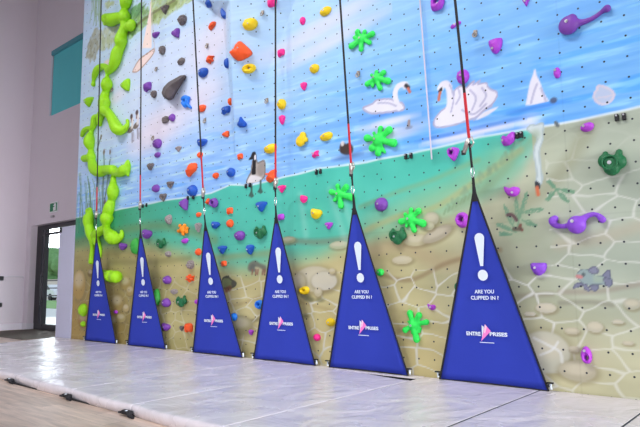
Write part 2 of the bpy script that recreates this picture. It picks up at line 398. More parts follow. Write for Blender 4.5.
# weeds
def weed(base,tip,w=.016,c=(110,152,124),n=5,L=9,a=.85,seed=1):
    r=random.Random(seed); bx,by=base; tx,ty=tip; mx_,my_=(bx+tx)/2+r.uniform(-2,2),(by+ty)/2+r.uniform(-2,2)
    stroke([base,(mx_,my_),tip],w,c,a); ang=math.atan2(ty-by,tx-bx)
    for i in range(n):
        t=.25+.7*i/n; x0=bx+(tx-bx)*t;y0=by+(ty-by)*t
        for s in (-1,1):
            q=ang+s*r.uniform(.5,.9); l=L*(1-.45*t)*r.uniform(.6,1)
            stroke([(x0,y0),(x0+l*.6*math.cos(q),y0+l*.6*math.sin(q)),(x0+l*math.cos(q-s*.35),y0+l*math.sin(q-s*.35))],w*.75,c,a)
for i,(b,t_) in enumerate([((516,232),(497,224)),((516,230),(504,205)),((518,226),(516,198)),((520,218),(527,192)),((520,214),(543,209)),((522,220),(536,226)),((512,234),(500,234)),
        ((557,190),(548,181)),((557,190),(568,202)),((557,189),(574,192)),((556,190),(547,200))]): weed(b,t_,.009,(108,152,124),5,6,.85,i)
ell(518,222,.12,.15,(120,150,120),.45,.9)
for i in range(26):
    t_=i/25; x0=452+70*t_+random.uniform(-3,3); y0=206-62*t_+random.uniform(-4,4)
    if x0>472 and x0<477: continue
    stroke([(x0,y0),(x0+random.uniform(-4,4),y0-random.uniform(3,7))],.018,(128,160,132),.5,.9)
band([(455,208),(490,184),(512,160),(535,135)],.10,(140,162,126),.5)
for i in range(8): stroke([(444+4*i,214-2.5*i),(446+4*i,209-2.5*i)],.012,(128,156,118),.6,.9)
# crayfish
stroke([(507.6,215),(511,214.6),(514,216.5),(516.5,220)],.018,(92,66,72),.9); stroke([(522,230),(520,227),(520.5,225)],.016,(120,72,64),.9); stroke([(520,229),(514,229)],.02,(88,76,66),.8)
# fish at the right
shape([(577,277),(578,272.5),(582,269.5),(587,269.5),(591,273),(598,276),(604,275),(608,271),(610,271),(610.6,276),(611.6,280),(611.6,285),(609,286.5),(604,285),(596,284),(588,285),(581,282)],(146,166,166),.006,1,True,edge=(112,126,134),edgew=.006)
shape([(588.5,270.5),(591,268),(595,266.7),(597.8,269.5),(597.4,273),(593,273.8)],(132,136,158),.006,1,edge=(108,112,132),edgew=.01)
for q in [[(603,276),(606,271.5),(609.5,270.5),(610.5,274),(609,278)],[(603.5,279),(609.5,278.5),(612,281),(611.5,285.5),(607,286)],[(573,288),(577,283),(582,283.5),(580,286.5)],[(583,284),(587,285),(590,290.5),(585,289.5)],[(590,286),(598,285.5),(597,290),(593,290.5)]]:
    shape(q,(122,126,150),.006,.95,edge=(98,102,124),edgew=.006)
shape([(594,274.5),(602,277),(602,282),(594,282)],(160,178,160),.02,.8); stroke([(577.3,276.4),(581,277)],.016,(206,130,128),.9); ell(583.5,274.6,.014,.02,(80,92,96),.9)
# fishes at the middle
shape([(222,281),(224,277.5),(228,277),(231,279.5),(236,283),(234,286.5),(229,288),(223,288)],(122,132,92),.01,1,edge=(84,88,68),edgew=.02); ell(233.5,283.5,.05,.05,(86,84,76),.9)
stroke([(226,290),(230,288)],.04,(128,82,62),.8); shape([(225,278),(227,275.5),(229.5,278)],(78,80,66),.01)
stroke([(250,268),(251,265.5),(255,264),(259,266.5),(264,268.5)],.05,(112,112,100),.9); ell(253,268,.07,.06,(100,104,98),.9); shape([(255,267),(260,268),(263,271),(257,272)],(190,188,150),.02,.9)
for x0 in (252.5,256,258,263,265): stroke([(x0,270),(x0-.5,274)],.018,(140,96,80),.8)
for a in [(306,296),(309,299),(320,300),(305,316),(310,300)]: ell(a[0],a[1],.08,.03,(124,122,86),.7,.6)
# seams between the panels
for sx in (-5.50,-8.0,-10.45,-1.80,.7):
    idx=np.nonzero(np.abs(X-sx)<.02)[0]; blend((1-sstep(.002,.011,np.abs(X[idx]-sx)))*.16,C[idx]*.75,idx)
for sz in (.62,3.05):
    idx=np.nonzero(np.abs(Z-sz)<.02)[0]; blend((1-sstep(.002,.010,np.abs(Z[idx]-sz)))*.12,C[idx]*.75,idx)
C[:]=np.clip(C,0.02,.97)
LC=np.where(C<=.04045,C/12.92,((C+.055)/1.055)**2.4)
# wall face mesh
Yv=DW-depth(X,Z)
nx,nz=shp[1],shp[0]
me=bpy.data.meshes.new('mural_face')
co=np.stack([X,Yv,Z],1).astype(np.float32)
i0=(np.arange(nz-1)[:,None]*nx+np.arange(nx-1)[None,:]).ravel()
q=np.stack([i0,i0+1,i0+nx+1,i0+nx],1).ravel().astype(np.int32)
me.vertices.add(len(co)); me.vertices.foreach_set('co',co.ravel())
me.loops.add(len(q)); me.loops.foreach_set('vertex_index',q)
me.polygons.add(len(i0)); me.polygons.foreach_set('loop_start',np.arange(len(i0),dtype=np.int32)*4); me.polygons.foreach_set('loop_total',np.full(len(i0),4,dtype=np.int32))
me.update(calc_edges=True)
at=me.color_attributes.new('paint','FLOAT_COLOR','POINT')
at.data.foreach_set('color',np.concatenate([LC,np.ones((len(LC),1))],1).astype(np.float32).ravel())
mm=bpy.data.materials.new('painted_mural'); mm.use_nodes=True; nt=mm.node_tree; N=nt.nodes; Lk=nt.links; bs=N['Principled BSDF']
bs.inputs['Roughness'].default_value=.55; bs.inputs['Specular IOR Level'].default_value=.3
ac=N.new('ShaderNodeVertexColor'); ac.layer_name='paint'
tc=N.new('ShaderNodeTexCoord'); sp=N.new('ShaderNodeSeparateXYZ'); Lk.new(tc.outputs['Object'],sp.inputs[0])
def mth(op,a,b=None,c=None):
    n=N.new('ShaderNodeMath'); n.operation=op
    for i,v in enumerate((a,b,c)):
        if v is None: continue
        if isinstance(v,(int,float)): n.inputs[i].default_value=v
        else: Lk.new(v,n.inputs[i])
    return n.outputs[0]
xx,zz=sp.outputs['X'],sp.outputs['Z']
rgt=mth('GREATER_THAN',xx,-4.0); upz=mth('GREATER_THAN',zz,.62)
ox=mth('ADD',mth('MULTIPLY',mth('SUBTRACT',1,rgt),.146),mth('MULTIPLY',rgt,mth('ADD',mth('MULTIPLY',upz,.006-.059),.059)))
oz=mth('ADD',mth('MULTIPLY',mth('SUBTRACT',1,rgt),.145),mth('MULTIPLY',rgt,mth('ADD',mth('MULTIPLY',upz,.073-.152),.152)))
def cell(v,o):
    f=mth('FRACT',mth('ADD',mth('DIVIDE',mth('SUBTRACT',v,o),.2),100.5)); return mth('MULTIPLY',mth('SUBTRACT',f,.5),.2)
dx,dz=cell(xx,ox),cell(zz,oz)
dist=mth('SQRT',mth('ADD',mth('MULTIPLY',dx,dx),mth('MULTIPLY',dz,dz)))
hole=N.new('ShaderNodeMapRange'); hole.inputs['From Min'].default_value=.0085; hole.inputs['From Max'].default_value=.0115; hole.inputs['To Min'].default_value=1; hole.inputs['To Max'].default_value=0
Lk.new(dist,hole.inputs['Value'])
nz_=N.new('ShaderNodeTexNoise'); nz_.inputs['Scale'].default_value=3.5; nz_.inputs['Detail'].default_value=6; Lk.new(tc.outputs['Object'],nz_.inputs['Vector'])
mr=N.new('ShaderNodeMapRange'); mr.inputs['To Min'].default_value=.93; mr.inputs['To Max'].default_value=1.05; Lk.new(nz_.outputs['Fac'],mr.inputs['Value'])
mu=N.new('ShaderNodeVectorMath'); mu.operation='SCALE'; Lk.new(ac.outputs['Color'],mu.inputs[0]); Lk.new(mr.outputs[0],mu.inputs['Scale'])
mx=N.new('ShaderNodeMix'); mx.data_type='RGBA'; mx.inputs['B'].default_value=(.03,.035,.05,1)
Lk.new(hole.outputs[0],mx.inputs['Factor']); Lk.new(mu.outputs[0],mx.inputs['A']); Lk.new(mx.outputs['Result'],bs.inputs['Base Color'])
cw=empty('climbing_wall',(-5.2,6.3,FL)); tag(cw,'tall indoor climbing wall painted with swans on a blue lake above a sandy bed','climbing wall')
fo=obj('mural_face',me,mm,cw); fo.location=-Vector(cw.location); fo['label']='painted lake mural with swans, a goose and fish, dotted with bolt holes'
bm=bmesh.new(); box(bm,-11.8,1.5,DW+.004,6.86,FL,8.3)
fr=obj('wall_frame',bm,mat('wall_side',(205,205,210),.7),cw); fr.location=-Vector(cw.location)

# ------------------------------------------------------------------ climbing holds
KC=dict(P=(122,66,168),V=(176,66,206),O=(255,92,38),OY=(255,146,30),Y=(242,206,20),K=(255,44,146),B=(28,86,186),LB=(34,128,236),
        G=(112,104,104),GB=(150,140,140),DG=(26,106,64),MG=(56,166,66),LG=(156,222,24),SG=(46,232,90),PL=(136,74,206))
def hm(c): return mat('hold_'+{'P':'purple','V':'violet','O':'orange','OY':'amber','Y':'yellow','K':'pink','B':'blue','LB':'light_blue','G':'grey','GB':'pale_grey','DG':'dark_green','MG':'mid_green','LG':'lime','SG':'bright_green','PL':'lilac'}[c],KC[c],.5,0,.1,30,.25,90,.4)
BOLT=mat('bolt_metal',(205,205,210),.35,.85)
OUT=dict(
 round=[(math.cos(a*PI/4),math.sin(a*PI/4)) for a in range(8)],
 egg=[(0,1),(-.7,.6),(-.95,-.1),(-.6,-.8),(0,-1),(.6,-.85),(.97,-.2),(.75,.55)],
 oval=[(1,.25),(.5,.95),(-.4,.8),(-1,.1),(-.7,-.7),(0,-1),(.7,-.7)],
 tri_dn=[(-1,.7),(-.35,1),(.5,.95),(1,.6),(.5,-.3),(0,-1),(-.45,-.4)],
 tri_up=[(0,1),(.45,.3),(1,-.6),(.45,-1),(-.5,-.95),(-1,-.5),(-.45,.35)],
 drop_dn=[(-.75,.7),(0,1),(.8,.65),(.7,-.05),(.1,-1),(-.45,-.5)],
 drop_up=[(-.1,1),(.3,.4),(.95,-.5),(.4,-1),(-.5,-.9),(-1,-.4),(-.45,.4)],
 wedge_r=[(.75,1),(1,.3),(.8,-.9),(.5,-1),(-.4,-.5),(-1,.1),(-.6,.7),(.1,.75)],
 wedge_l=[(-.9,.9),(-.2,.85),(.8,.5),(1,-.1),(.4,-.8),(-.3,-1),(-.85,-.4)],
 quad=[(.1,1),(1,.75),(.9,-.1),(.1,-.6),(-.5,-1),(-.9,-.5),(-.6,.25)],
 cross=[(-1,.6),(-.55,.55),(-.1,.45),(.5,1),(.95,.7),(.7,.05),(1,-.7),(.3,-.75),(-.3,-1),(-.75,-.7),(-.5,-.1)],
 pent=[(-.1,1),(.25,.85),(1,-.3),(.75,-.75),(-.35,-1),(-1,0),(-.65,.3)],
 star=[(0,1),(.3,.5),(1,.6),(.7,0),(.9,-.6),(.25,-.6),(-.1,-1),(-.4,-.5),(-1,-.4),(-.6,.1),(-.7,.6),(-.25,.5)],
 kidney=[(-1,.2),(-.7,.65),(-.2,.35),(.3,.5),(.7,1),(1,.6),(.85,-.3),(.2,-.95),(-.6,-1),(-.95,-.5)],
 bean=[(-1,1),(-.3,.62),(.4,.75),(1,.35),(.85,-.6),(.2,-1),(-.5,-.7),(-.95,.1)],
 half=[(-1,-.6),(-.9,.6),(-.3,1),(.4,.9),(1,.4),(.95,-.3),(.5,-.95),(-.5,-1)],
 u=[(-1,.8),(-.6,1),(.6,1),(1,.75),(.85,-.3),(.2,-1),(-.4,-.9),(-.85,-.1)],
 block=[(-1,.8),(-.2,1),(.75,.85),(1,.1),(.8,-.8),(0,-.75),(-.8,-1),(-1,-.1)],
 flat=[(-1,-.3),(-.7,.4),(0,.5),(.7,1),(1,.6),(.8,-.2),(.1,-.5),(-.6,-1)])
def dome(kind,w,h,dep,seed,rough,ring=None,n=5):
    """outline in metres on the wall, swelling towards the room (-Y)"""
    P=catmull(OUT[kind],4,True); bm=bmesh.new(); rs=random.Random(seed); off=Vector((rs.uniform(0,99),rs.uniform(0,99),0))
    cx=sum(p[0] for p in P)/len(P); cz=sum(p[1] for p in P)/len(P)
    rings=[]; ks=[0,.03,.1,.22,.38,.56,.76,.92]+([1.0] if ring else [])
    for k in ks:
        row=[]
        for p in P:
            if ring: # ring shapes: go in to an off-centre hole, then down into it
                hx,hz,hr=ring; L=math.hypot(p[0]-cx,p[1]-cz) or 1
                ix,iz=hx+(p[0]-cx)/L*hr,hz+(p[1]-cz)/L*hr
                x=p[0]*(1-k)+ix*k; z=p[1]*(1-k)+iz*k; y=-dep*(max(0,math.sin(PI*min(1,k*.97+.03)))**.55)
            else:
                x=cx+(p[0]-cx)*(1-k)*1.0; z=cz+(p[1]-cz)*(1-k); y=-dep*(1-(1-k)**2.4)**.5
            v=Vector((x*w/2,y,z*h/2))
            if k>0:
                d=mnoise.noise(v*(7/max(w,h))+off)*rough*min(w,h); d2=mnoise.noise(v*(16/max(w,h))+off)*rough*.4*min(w,h)
                v+=Vector((v.x,y*1.3-.01,v.z)).normalized()*(d+d2)
            if v.y>0: v.y=0
            row.append(bm.verts.new(v))
        rings.append(row)
    M_=len(P)
    for a,b in zip(rings,rings[1:]):
        for i in range(M_): bm.faces.new((a[i],a[(i+1)%M_],b[(i+1)%M_],b[i]))
    c=Vector((0,0,0))
    for v in rings[-1]: c+=v.co
    c/=M_
    if ring:
        for i in range(M_): bm.faces.new((rings[-1][i],rings[-1][(i+1)%M_],rings[0][(i+1)%M_],rings[0][i]))
    else:
        cv=bm.verts.new(c+Vector((0,-dep*.02,0)))
        for i in range(M_): bm.faces.new((rings[-1][i],rings[-1][(i+1)%M_],cv))
        bm.faces.new(rings[0][::-1])
    bmesh.ops.recalc_face_normals(bm,faces=bm.faces)
    return bm
def bolt(parent,x,y,z,r=.011):
    bm=bmesh.new(); bmesh.ops.create_cone(bm,cap_ends=True,segments=10,radius1=r,radius2=r,depth=.012,matrix=Matrix.Translation((x,y,z))@Matrix.Rotation(PI/2,4,'X'))
    bmesh.ops.create_cone(bm,cap_ends=True,segments=6,radius1=r*.5,radius2=r*.5,depth=.022,matrix=Matrix.Translation((x,y,z))@Matrix.Rotation(PI/2,4,'X'))
    b=obj('bolt',bm,BOLT,parent); b['label']='silver bolt head'; return b
def surf_y(o,x,z):
    ok,loc,nrm,idx=o.ray_cast(Vector((x,-1,z)),Vector((0,1,0)))
    return loc.y if ok else 0
hseed=0
GRP={}
def hold(px,py,w,h,kind,c,label,dep=.55,rough=.05,rot=0,ring=None,bo=None,cat='climbing hold'):
    global hseed; hseed+=1
    mx_,mz_=scale_at(px,py); w_=w*mx_; h_=h*mz_
    if kind in('rock','rockt'):
        kk='round' if kind=='rock' else 'tri_dn'; rough=.14
    else: kk=kind
    d=dep*min(w_,h_)*1.0
    d=min(d,.11)
    base=W(px,py,d*.35); y=DW-float(depth(base.x,base.z))
    # keep the painted silhouette: the dome hides a strip of its own depth
    bm=dome(kk,w_*.97,h_,d,hseed,rough,ring)
    g=float(depth(base.x+.05,base.z)-depth(base.x-.05,base.z))/.1
    if rot: bmesh.ops.rotate(bm,verts=bm.verts,cent=(0,0,0),matrix=Matrix.Rotation(rot,3,'Y'))
    o=obj('climbing_hold',bm,hm(c),None,(base.x,y+.004,base.z),smooth=kind not in('rock','rockt'))
    gz=float(depth(base.x,base.z+.05)-depth(base.x,base.z-.05))/.1
    if abs(g)+abs(gz)>1e-4:
        nrm=Vector((-g,-1,-gz)).normalized(); o.rotation_euler=Vector((0,-1,0)).rotation_difference(nrm).to_euler()
        o.location+=Vector(nrm)*.004
    tag(o,label,cat)
    if bo is not None or (w>=7.5 and kind not in('rock','rockt')):
        bx,bz=(bo if bo else (0,0)); bx*=w_/2; bz*=h_/2
        bolt(o,bx,surf_y(o,bx,bz)-.002,bz,.012 if px>430 else .011)
    return o
H=[
(155.3,34.3,7,6,'wedge_l','P','small purple hold right of the sailboat sail'),
(147.2,86.5,6,9,'block','P','purple angular hold below the sailboat hull, just right of the second webbing'),
(153.5,94,4.5,7.5,'rock','G','thin grey stone hold left of the big dark wedge'),
(124.7,85.5,8,12,'wedge_r','LG','lime green leaf-shaped hold between vine and second webbing'),
(88,102,8.5,9,'tri_dn','LG','small lime triangular hold at the left edge of the wall beside the vine'),
(164.5,9.5,7,8,'rockt','G','grey stone hold on the painted foliage, topmost of the grey holds'),
(182,19.8,7,9.5,'rock','G','grey pebble-like hold just left of the third webbing near the top'),
(175,33.5,7,9,'wedge_r','P','purple hooked hold under the upper grey pebble hold'),
(161.8,50,5,8.5,'rock','G','slim grey stone hold above the big dark wedge, right of the sail foot'),
(180.8,61.3,7,6.5,'rock','G','grey stone hold directly above the tip of the big dark wedge'),
(208.3,2.5,7.5,7,'half','B','blue hold cut by the top edge above the left facet of the raised volume'),
(224,12.3,5.5,11,'drop_up','B','blue pointed hold on the left facet of the raised volume'),
(211.6,25.7,6.5,7.5,'quad','O','small orange hold below the upper left fold of the volume'),
(248.5,23.6,11,11,'round','Y','yellow disc hold highest on the right facet of the volume'),
(271,2,7,8,'half','K','pink hold with a central bolt at the top edge by the fourth webbing'),
(302.2,20.4,5.2,8,'egg','K','pink bean hold right of the volume, below the left of a yellow oval hold'),
(280.7,52.5,6.5,7.5,'block','K','pink two-lobed hold just right of the fourth webbing'),
(209.5,59.3,7,8.5,'star','O','orange spiky hold above the dark blue round hold'),
(202.5,72.3,9,9.5,'round','B','round dark blue hold just right of the third webbing, upper part'),
(227,62.8,5,10,'round','B','blue hold half hidden behind the prow of the volume'),
(248.1,68.3,10.5,9,'round','Y','yellow ring-like hold under the big orange hold on the volume',{'ring':(0,.1,.14)}),
(313.8,68.3,9,9,'round','Y','round yellow hold alone between the fourth and fifth webbing, upper wall'),
(303.2,86.1,7.2,8.2,'drop_dn','K','pink drop hold below and left of the round yellow hold'),
(281,103.8,8,10.5,'egg','Y','yellow egg hold touching the fourth webbing on its right, mid height'),
(201.5,108,7,7,'half','O','orange hold next to the third webbing, level with the small volume orange hold'),
(230.3,101.2,4,7,'half','O','orange hold peeking from the edge of the volume, left side'),
(225.5,109.8,8,8,'block','B','dark blue hold left of the lower prow of the volume'),
(324.8,11,11.5,8.5,'oval','Y','yellow oval hold near the top edge left of the fifth webbing'),
(437.5,3.5,13,13,'half','V','violet cup-shaped hold at the top edge left of the sixth webbing',{'ring':(0,.5,.35)}),
(455.3,24.8,11.5,5.5,'flat','V','flat violet hold behind the sixth webbing near the top'),
(462.2,76.3,12.5,15,'round','V','violet round hold behind the sixth webbing above the swan'),
(525.8,1.5,8,9,'tri_dn','V','violet hold cut by the top edge right of the sixth webbing'),
(495,45.6,13.5,14.5,'u','V','violet shield-shaped hold in the blue water right of the sixth webbing',{'bo':(-.2,-.45)}),
(556.7,72.4,7.8,11.5,'egg','V','violet egg hold right of the upended swan tail',{'bo':(-.2,.35)}),
(156.7,143.3,7.8,9.5,'egg','P','large purple egg hold in the pink cloud reflection'),
(157,154.8,5.8,5.5,'round','P','small purple round hold directly under the large purple egg hold'),
(150,166.8,6.5,7.2,'rockt','G','grey stone hold just right of the second webbing, above the red strap'),
(155.2,188.2,7.2,8,'egg','P','purple hold above the waterline between the second and third webbing'),
(165,119.6,6.5,7,'rock','G','grey pebble hold touching a purple hold at its left'),
(171.6,117.3,5.5,7.5,'egg','P','purple oval hold touching a grey pebble at its right'),
(178,149,5.8,5.5,'rockt','GB','small grey-brown stone hold left of the third webbing below mid height'),
(240.6,121.5,7,10.5,'drop_up','B','blue drop-shaped hold on the lower tip of the volume'),
(225,134.4,7,6.5,'wedge_r','O','orange hooked hold left of the tip of the volume'),
(269.6,148.5,12.5,9.5,'oval','Y','large yellow oval hold left of the fourth webbing above the goose'),
(281.6,119.7,6.5,9.5,'drop_dn','K','pink drop hold right of the fourth webbing, below the yellow egg'),
(201.5,142,9.5,8.5,'wedge_l','B','dark blue knobbly hold behind the third webbing, just above its red end'),
(199.5,154.8,5.5,5.8,'round','O','small orange hold behind the top of the third red strap'),
(239.9,156.4,4.8,6.2,'block','O','small orange hold just under the tip of the volume'),
(314.7,154,7.8,6.8,'cross','K','pink notched hold below the yellow duck-like hold'),
(230.3,172.2,8,9.2,'egg','B','blue oval hold left of the painted goose'),
(215.3,175.5,5.8,6.2,'round','O','small round orange hold between third strap and blue oval'),
(190.5,169.6,9.8,13,'quad','O','large orange angular hold left of the third red strap'),
(270.4,176,10.5,12.5,'cross','O','large orange cross-shaped hold right of the painted goose'),
(191.6,190.4,8.8,11.5,'egg','B','large blue round hold at the waterline left of the third carabiner'),
(169.8,184.9,6.8,7,'rockt','G','grey stone hold above the waterline, right of a purple hold'),
(162.6,197.5,6.3,7.8,'rockt','G','grey stone hold sitting on the waterline'),
(183,204.3,7.5,12,'wedge_r','P','purple crescent hold just below the waterline left of the third carabiner'),
(214.1,202.7,7.5,10,'egg','P','violet-purple ring-like hold below the waterline right of the third webbing',{'ring':(-.2,0,.16)}),
(207.8,201,5.2,6.2,'tri_up','O','tiny orange hold right of the third carabiner'),
(198.3,214.5,5,4.5,'half','O','tiny orange hold left of the third barrier tip'),
(229.5,210.8,5.5,7,'block','O','orange rectangular hold in the teal water above the egg-shaped orange hold'),
(260.7,206.6,11,10.5,'tri_dn','B','blue rounded triangular hold in teal water left of the fourth webbing'),
(281.2,189,8.2,7.8,'tri_dn','K','pink triangular hold right of the fourth carabiner'),
(303.4,198.7,6.8,8.5,'wedge_l','K','pink slanted hold in the teal water between fourth and fifth webbing'),
(315.7,213.4,11,11,'wedge_l','Y','yellow hold in the teal water left of the fifth webbing'),
(325.5,136.3,13,8.6,'oval','Y','yellow oval hold left of the painted dark duck'),
(380.3,204.2,12.6,14,'round','P','round purple hold in teal water right of the fifth webbing'),
(453.2,154,14,14,'drop_dn','V','violet hold with a hole beside the sixth carabiner',{'ring':(-.2,.2,.2),'bo':(0,.62)}),
(507.8,138.5,15,13,'kidney','V','violet kidney-shaped hold at the waterline right of the sixth webbing',{'bo':(-.55,-.25)}),
(586.7,126.8,14.5,9.5,'oval','V','violet oval hold below the pale painted shell',{'bo':(-.35,.15)}),
(511.3,191,15.8,11.5,'bean','V','violet bean-shaped hold left of the swan head under water',{'bo':(.25,-.35)}),
(146.4,233.8,8.8,10,'wedge_l','P','purple hold right of the second barrier tip'),
(122.5,246.2,7.2,7.8,'wedge_l','P','small purple hold under the curled vine end left of the second barrier'),
(134.5,246,7,17,'egg','MG','mid green long hold partly behind the second barrier on its left'),
(156,297,5.5,17,'egg','MG','mid green long hold showing at the right edge of the second barrier'),
(115.4,312,3.8,3.8,'round','V','tiny violet hold between first and second barrier'),
(168.3,219.5,5.3,10,'rock','GB','pale grey tall stone hold in the teal water right of the second barrier tip'),
(198,227.5,5.5,9.2,'rockt','GB','pale grey pointed hold left of the third barrier tip'),
(215,224.8,7.8,7.8,'wedge_l','B','blue hold right of the third barrier tip'),
(229.5,223.3,6.5,8.3,'egg','O','orange egg hold left of a round purple hold in teal water'),
(239,235.5,10.2,9.8,'round','P','round purple hold between the third and fourth barriers'),
(184.3,240.8,6.8,5.5,'oval','V','violet small oval hold below the amber cluster hold'),
(197.8,251.8,5.8,7.3,'egg','O','orange oval hold at the left edge of the third barrier'),
(167.8,254,5.8,5.8,'rock','GB','pale grey pebble hold under the small dark green hold'),
(221.8,249.8,8.8,8.5,'tri_dn','B','blue triangular hold just right of the third barrier'),
(249.4,249.5,8.8,10.3,'drop_dn','B','blue triangular hold below the dark green hold beside the fourth barrier'),
(190,264.6,6.3,9.3,'rock','GB','pale grey oval stone hold left of the third barrier at its mid height'),
(223.6,263.6,4.8,6,'block','O','small orange hold right of the third barrier exclamation mark'),
(166.5,279.8,8,8.7,'egg','P','upper purple pitted hold between second and third barriers'),
(189.3,278.3,8.8,8.3,'star','O','orange spiky hold on sand left of the third barrier'),
(173.8,291.6,7.2,5.2,'rock','GB','flat grey stone hold between two purple holds'),
(165.5,302.6,8.3,9.3,'egg','P','lower purple hold beside the dark green hold left of the third barrier'),
(304,290.4,10.5,8.5,'oval','Y','yellow ring hold right of the fourth barrier',{'ring':(0,0,.13)}),
(259.4,304.6,8,9.5,'round','LB','light blue ring hold partly behind the fourth barrier on its left',{'ring':(0,0,.22)}),
(233.2,317,6.5,8,'round','LB','light blue hold at the right edge of the third barrier'),
(280.7,217,6,7,'block','V','small violet hold right of the fourth barrier tip'),
(196.4,301.8,4,5,'round','V','small violet hold at the left edge of the third barrier'),
(328.3,225.8,8.3,7.3,'tri_dn','V','violet heart-like hold in teal water left of the fifth barrier'),
(462,220,13.5,16,'round','V','violet ring hold at the left edge of the sixth barrier',{'ring':(.05,.1,.22)}),
(379.6,272.3,7.5,7.5,'round','SG','small bright green round hold at the right edge of the fifth barrier'),
(431.2,307,8.2,6.5,'bean','V','small violet hold above right of the lowest green splat'),
(330,322.3,9,8.5,'round','Y','yellow disc hold at the left edge of the fifth barrier'),
(538,269,17,12.5,'u','PL','lilac blocky hold left of the painted grey fish',{'bo':(-.2,.2)}),
(165.5,327,8,8.2,'wedge_l','P','purple hold low on the wall just right of the second barrier'),
(188.2,328,7,9.5,'block','O','orange block hold low beside the left edge of the third barrier'),
(181.5,328.5,4.5,5,'rockt','G','tiny grey stone hold touching the low orange block'),
(250.6,332.5,6,5.8,'drop_dn','V','violet hold low between the third and fourth barriers'),
(316.5,337.5,7,7.5,'round','K','pink hold low at the right edge of the fourth barrier'),
(586.2,355,12,17.5,'egg','V','violet oval hold with a hole, lowest at the right end of the wall',{'ring':(.12,-.35,.2),'bo':(-.1,.52)}),
(82.3,310,7,13,'round','LG','lime hold at the left edge of the first barrier, upper of two'),
(82.6,324,4,6,'round','LG','lime hold at the left edge of the first barrier, lower of two'),
(456.5,287,5,9,'round','DG','dark green hold just showing at the left edge of the sixth barrier'),
]
for a in H:
    k=a[7] if len(a)>7 else {}
    hold(*a[:7],**k)
# the big orange hold and the dark wedge
hold(238.9,50.2,15.5,17,'pent','O','largest orange hold, five-sided, on the right facet of the volume',dep=.5,bo=(-.0,.25))
def px3(px,py,off): p=W(px,py,off); return Vector(p)
def fused(name,parts,c,label,cat,voxel,smooth=6,base=None,group=None):
    """parts: list of paths; a path is a list of (px,py,radius in px) on the wall"""
    b=W(*base); bm=bmesh.new(); mz=scale_at(*base)[1]
    for path in parts:
        ysc=1.
        if isinstance(path,tuple): path,ysc=path
        pts=[]
        for q in path:
            r=(q[2] if c!='LG' or q[2]<3 else q[2]+(q[2]-4.1)*.9)*scale_at(q[0],q[1])[1]; off=(q[3] if len(q)>3 else .75*r*ysc); p=W(q[0],q[1],off); pts.append((p.x-b.x,p.y-b.y,p.z-b.z,r))
        if len(pts)==1: ball(bm,Vector(pts[0][:3]),pts[0][3],3,(1,ysc,1))
        else: chain(bm,pts,3.2,ysc)
    m=fuse(bm,voxel,smooth,None)
    for v in m.vertices:
        wy=DW-float(depth(v.co.x+b.x,v.co.z+b.z))-b.y+.003
        if v.co.y>wy: v.co.y=wy
    o=obj(name,m,hm(c),None,b,True); tag(o,label,cat,group); return o
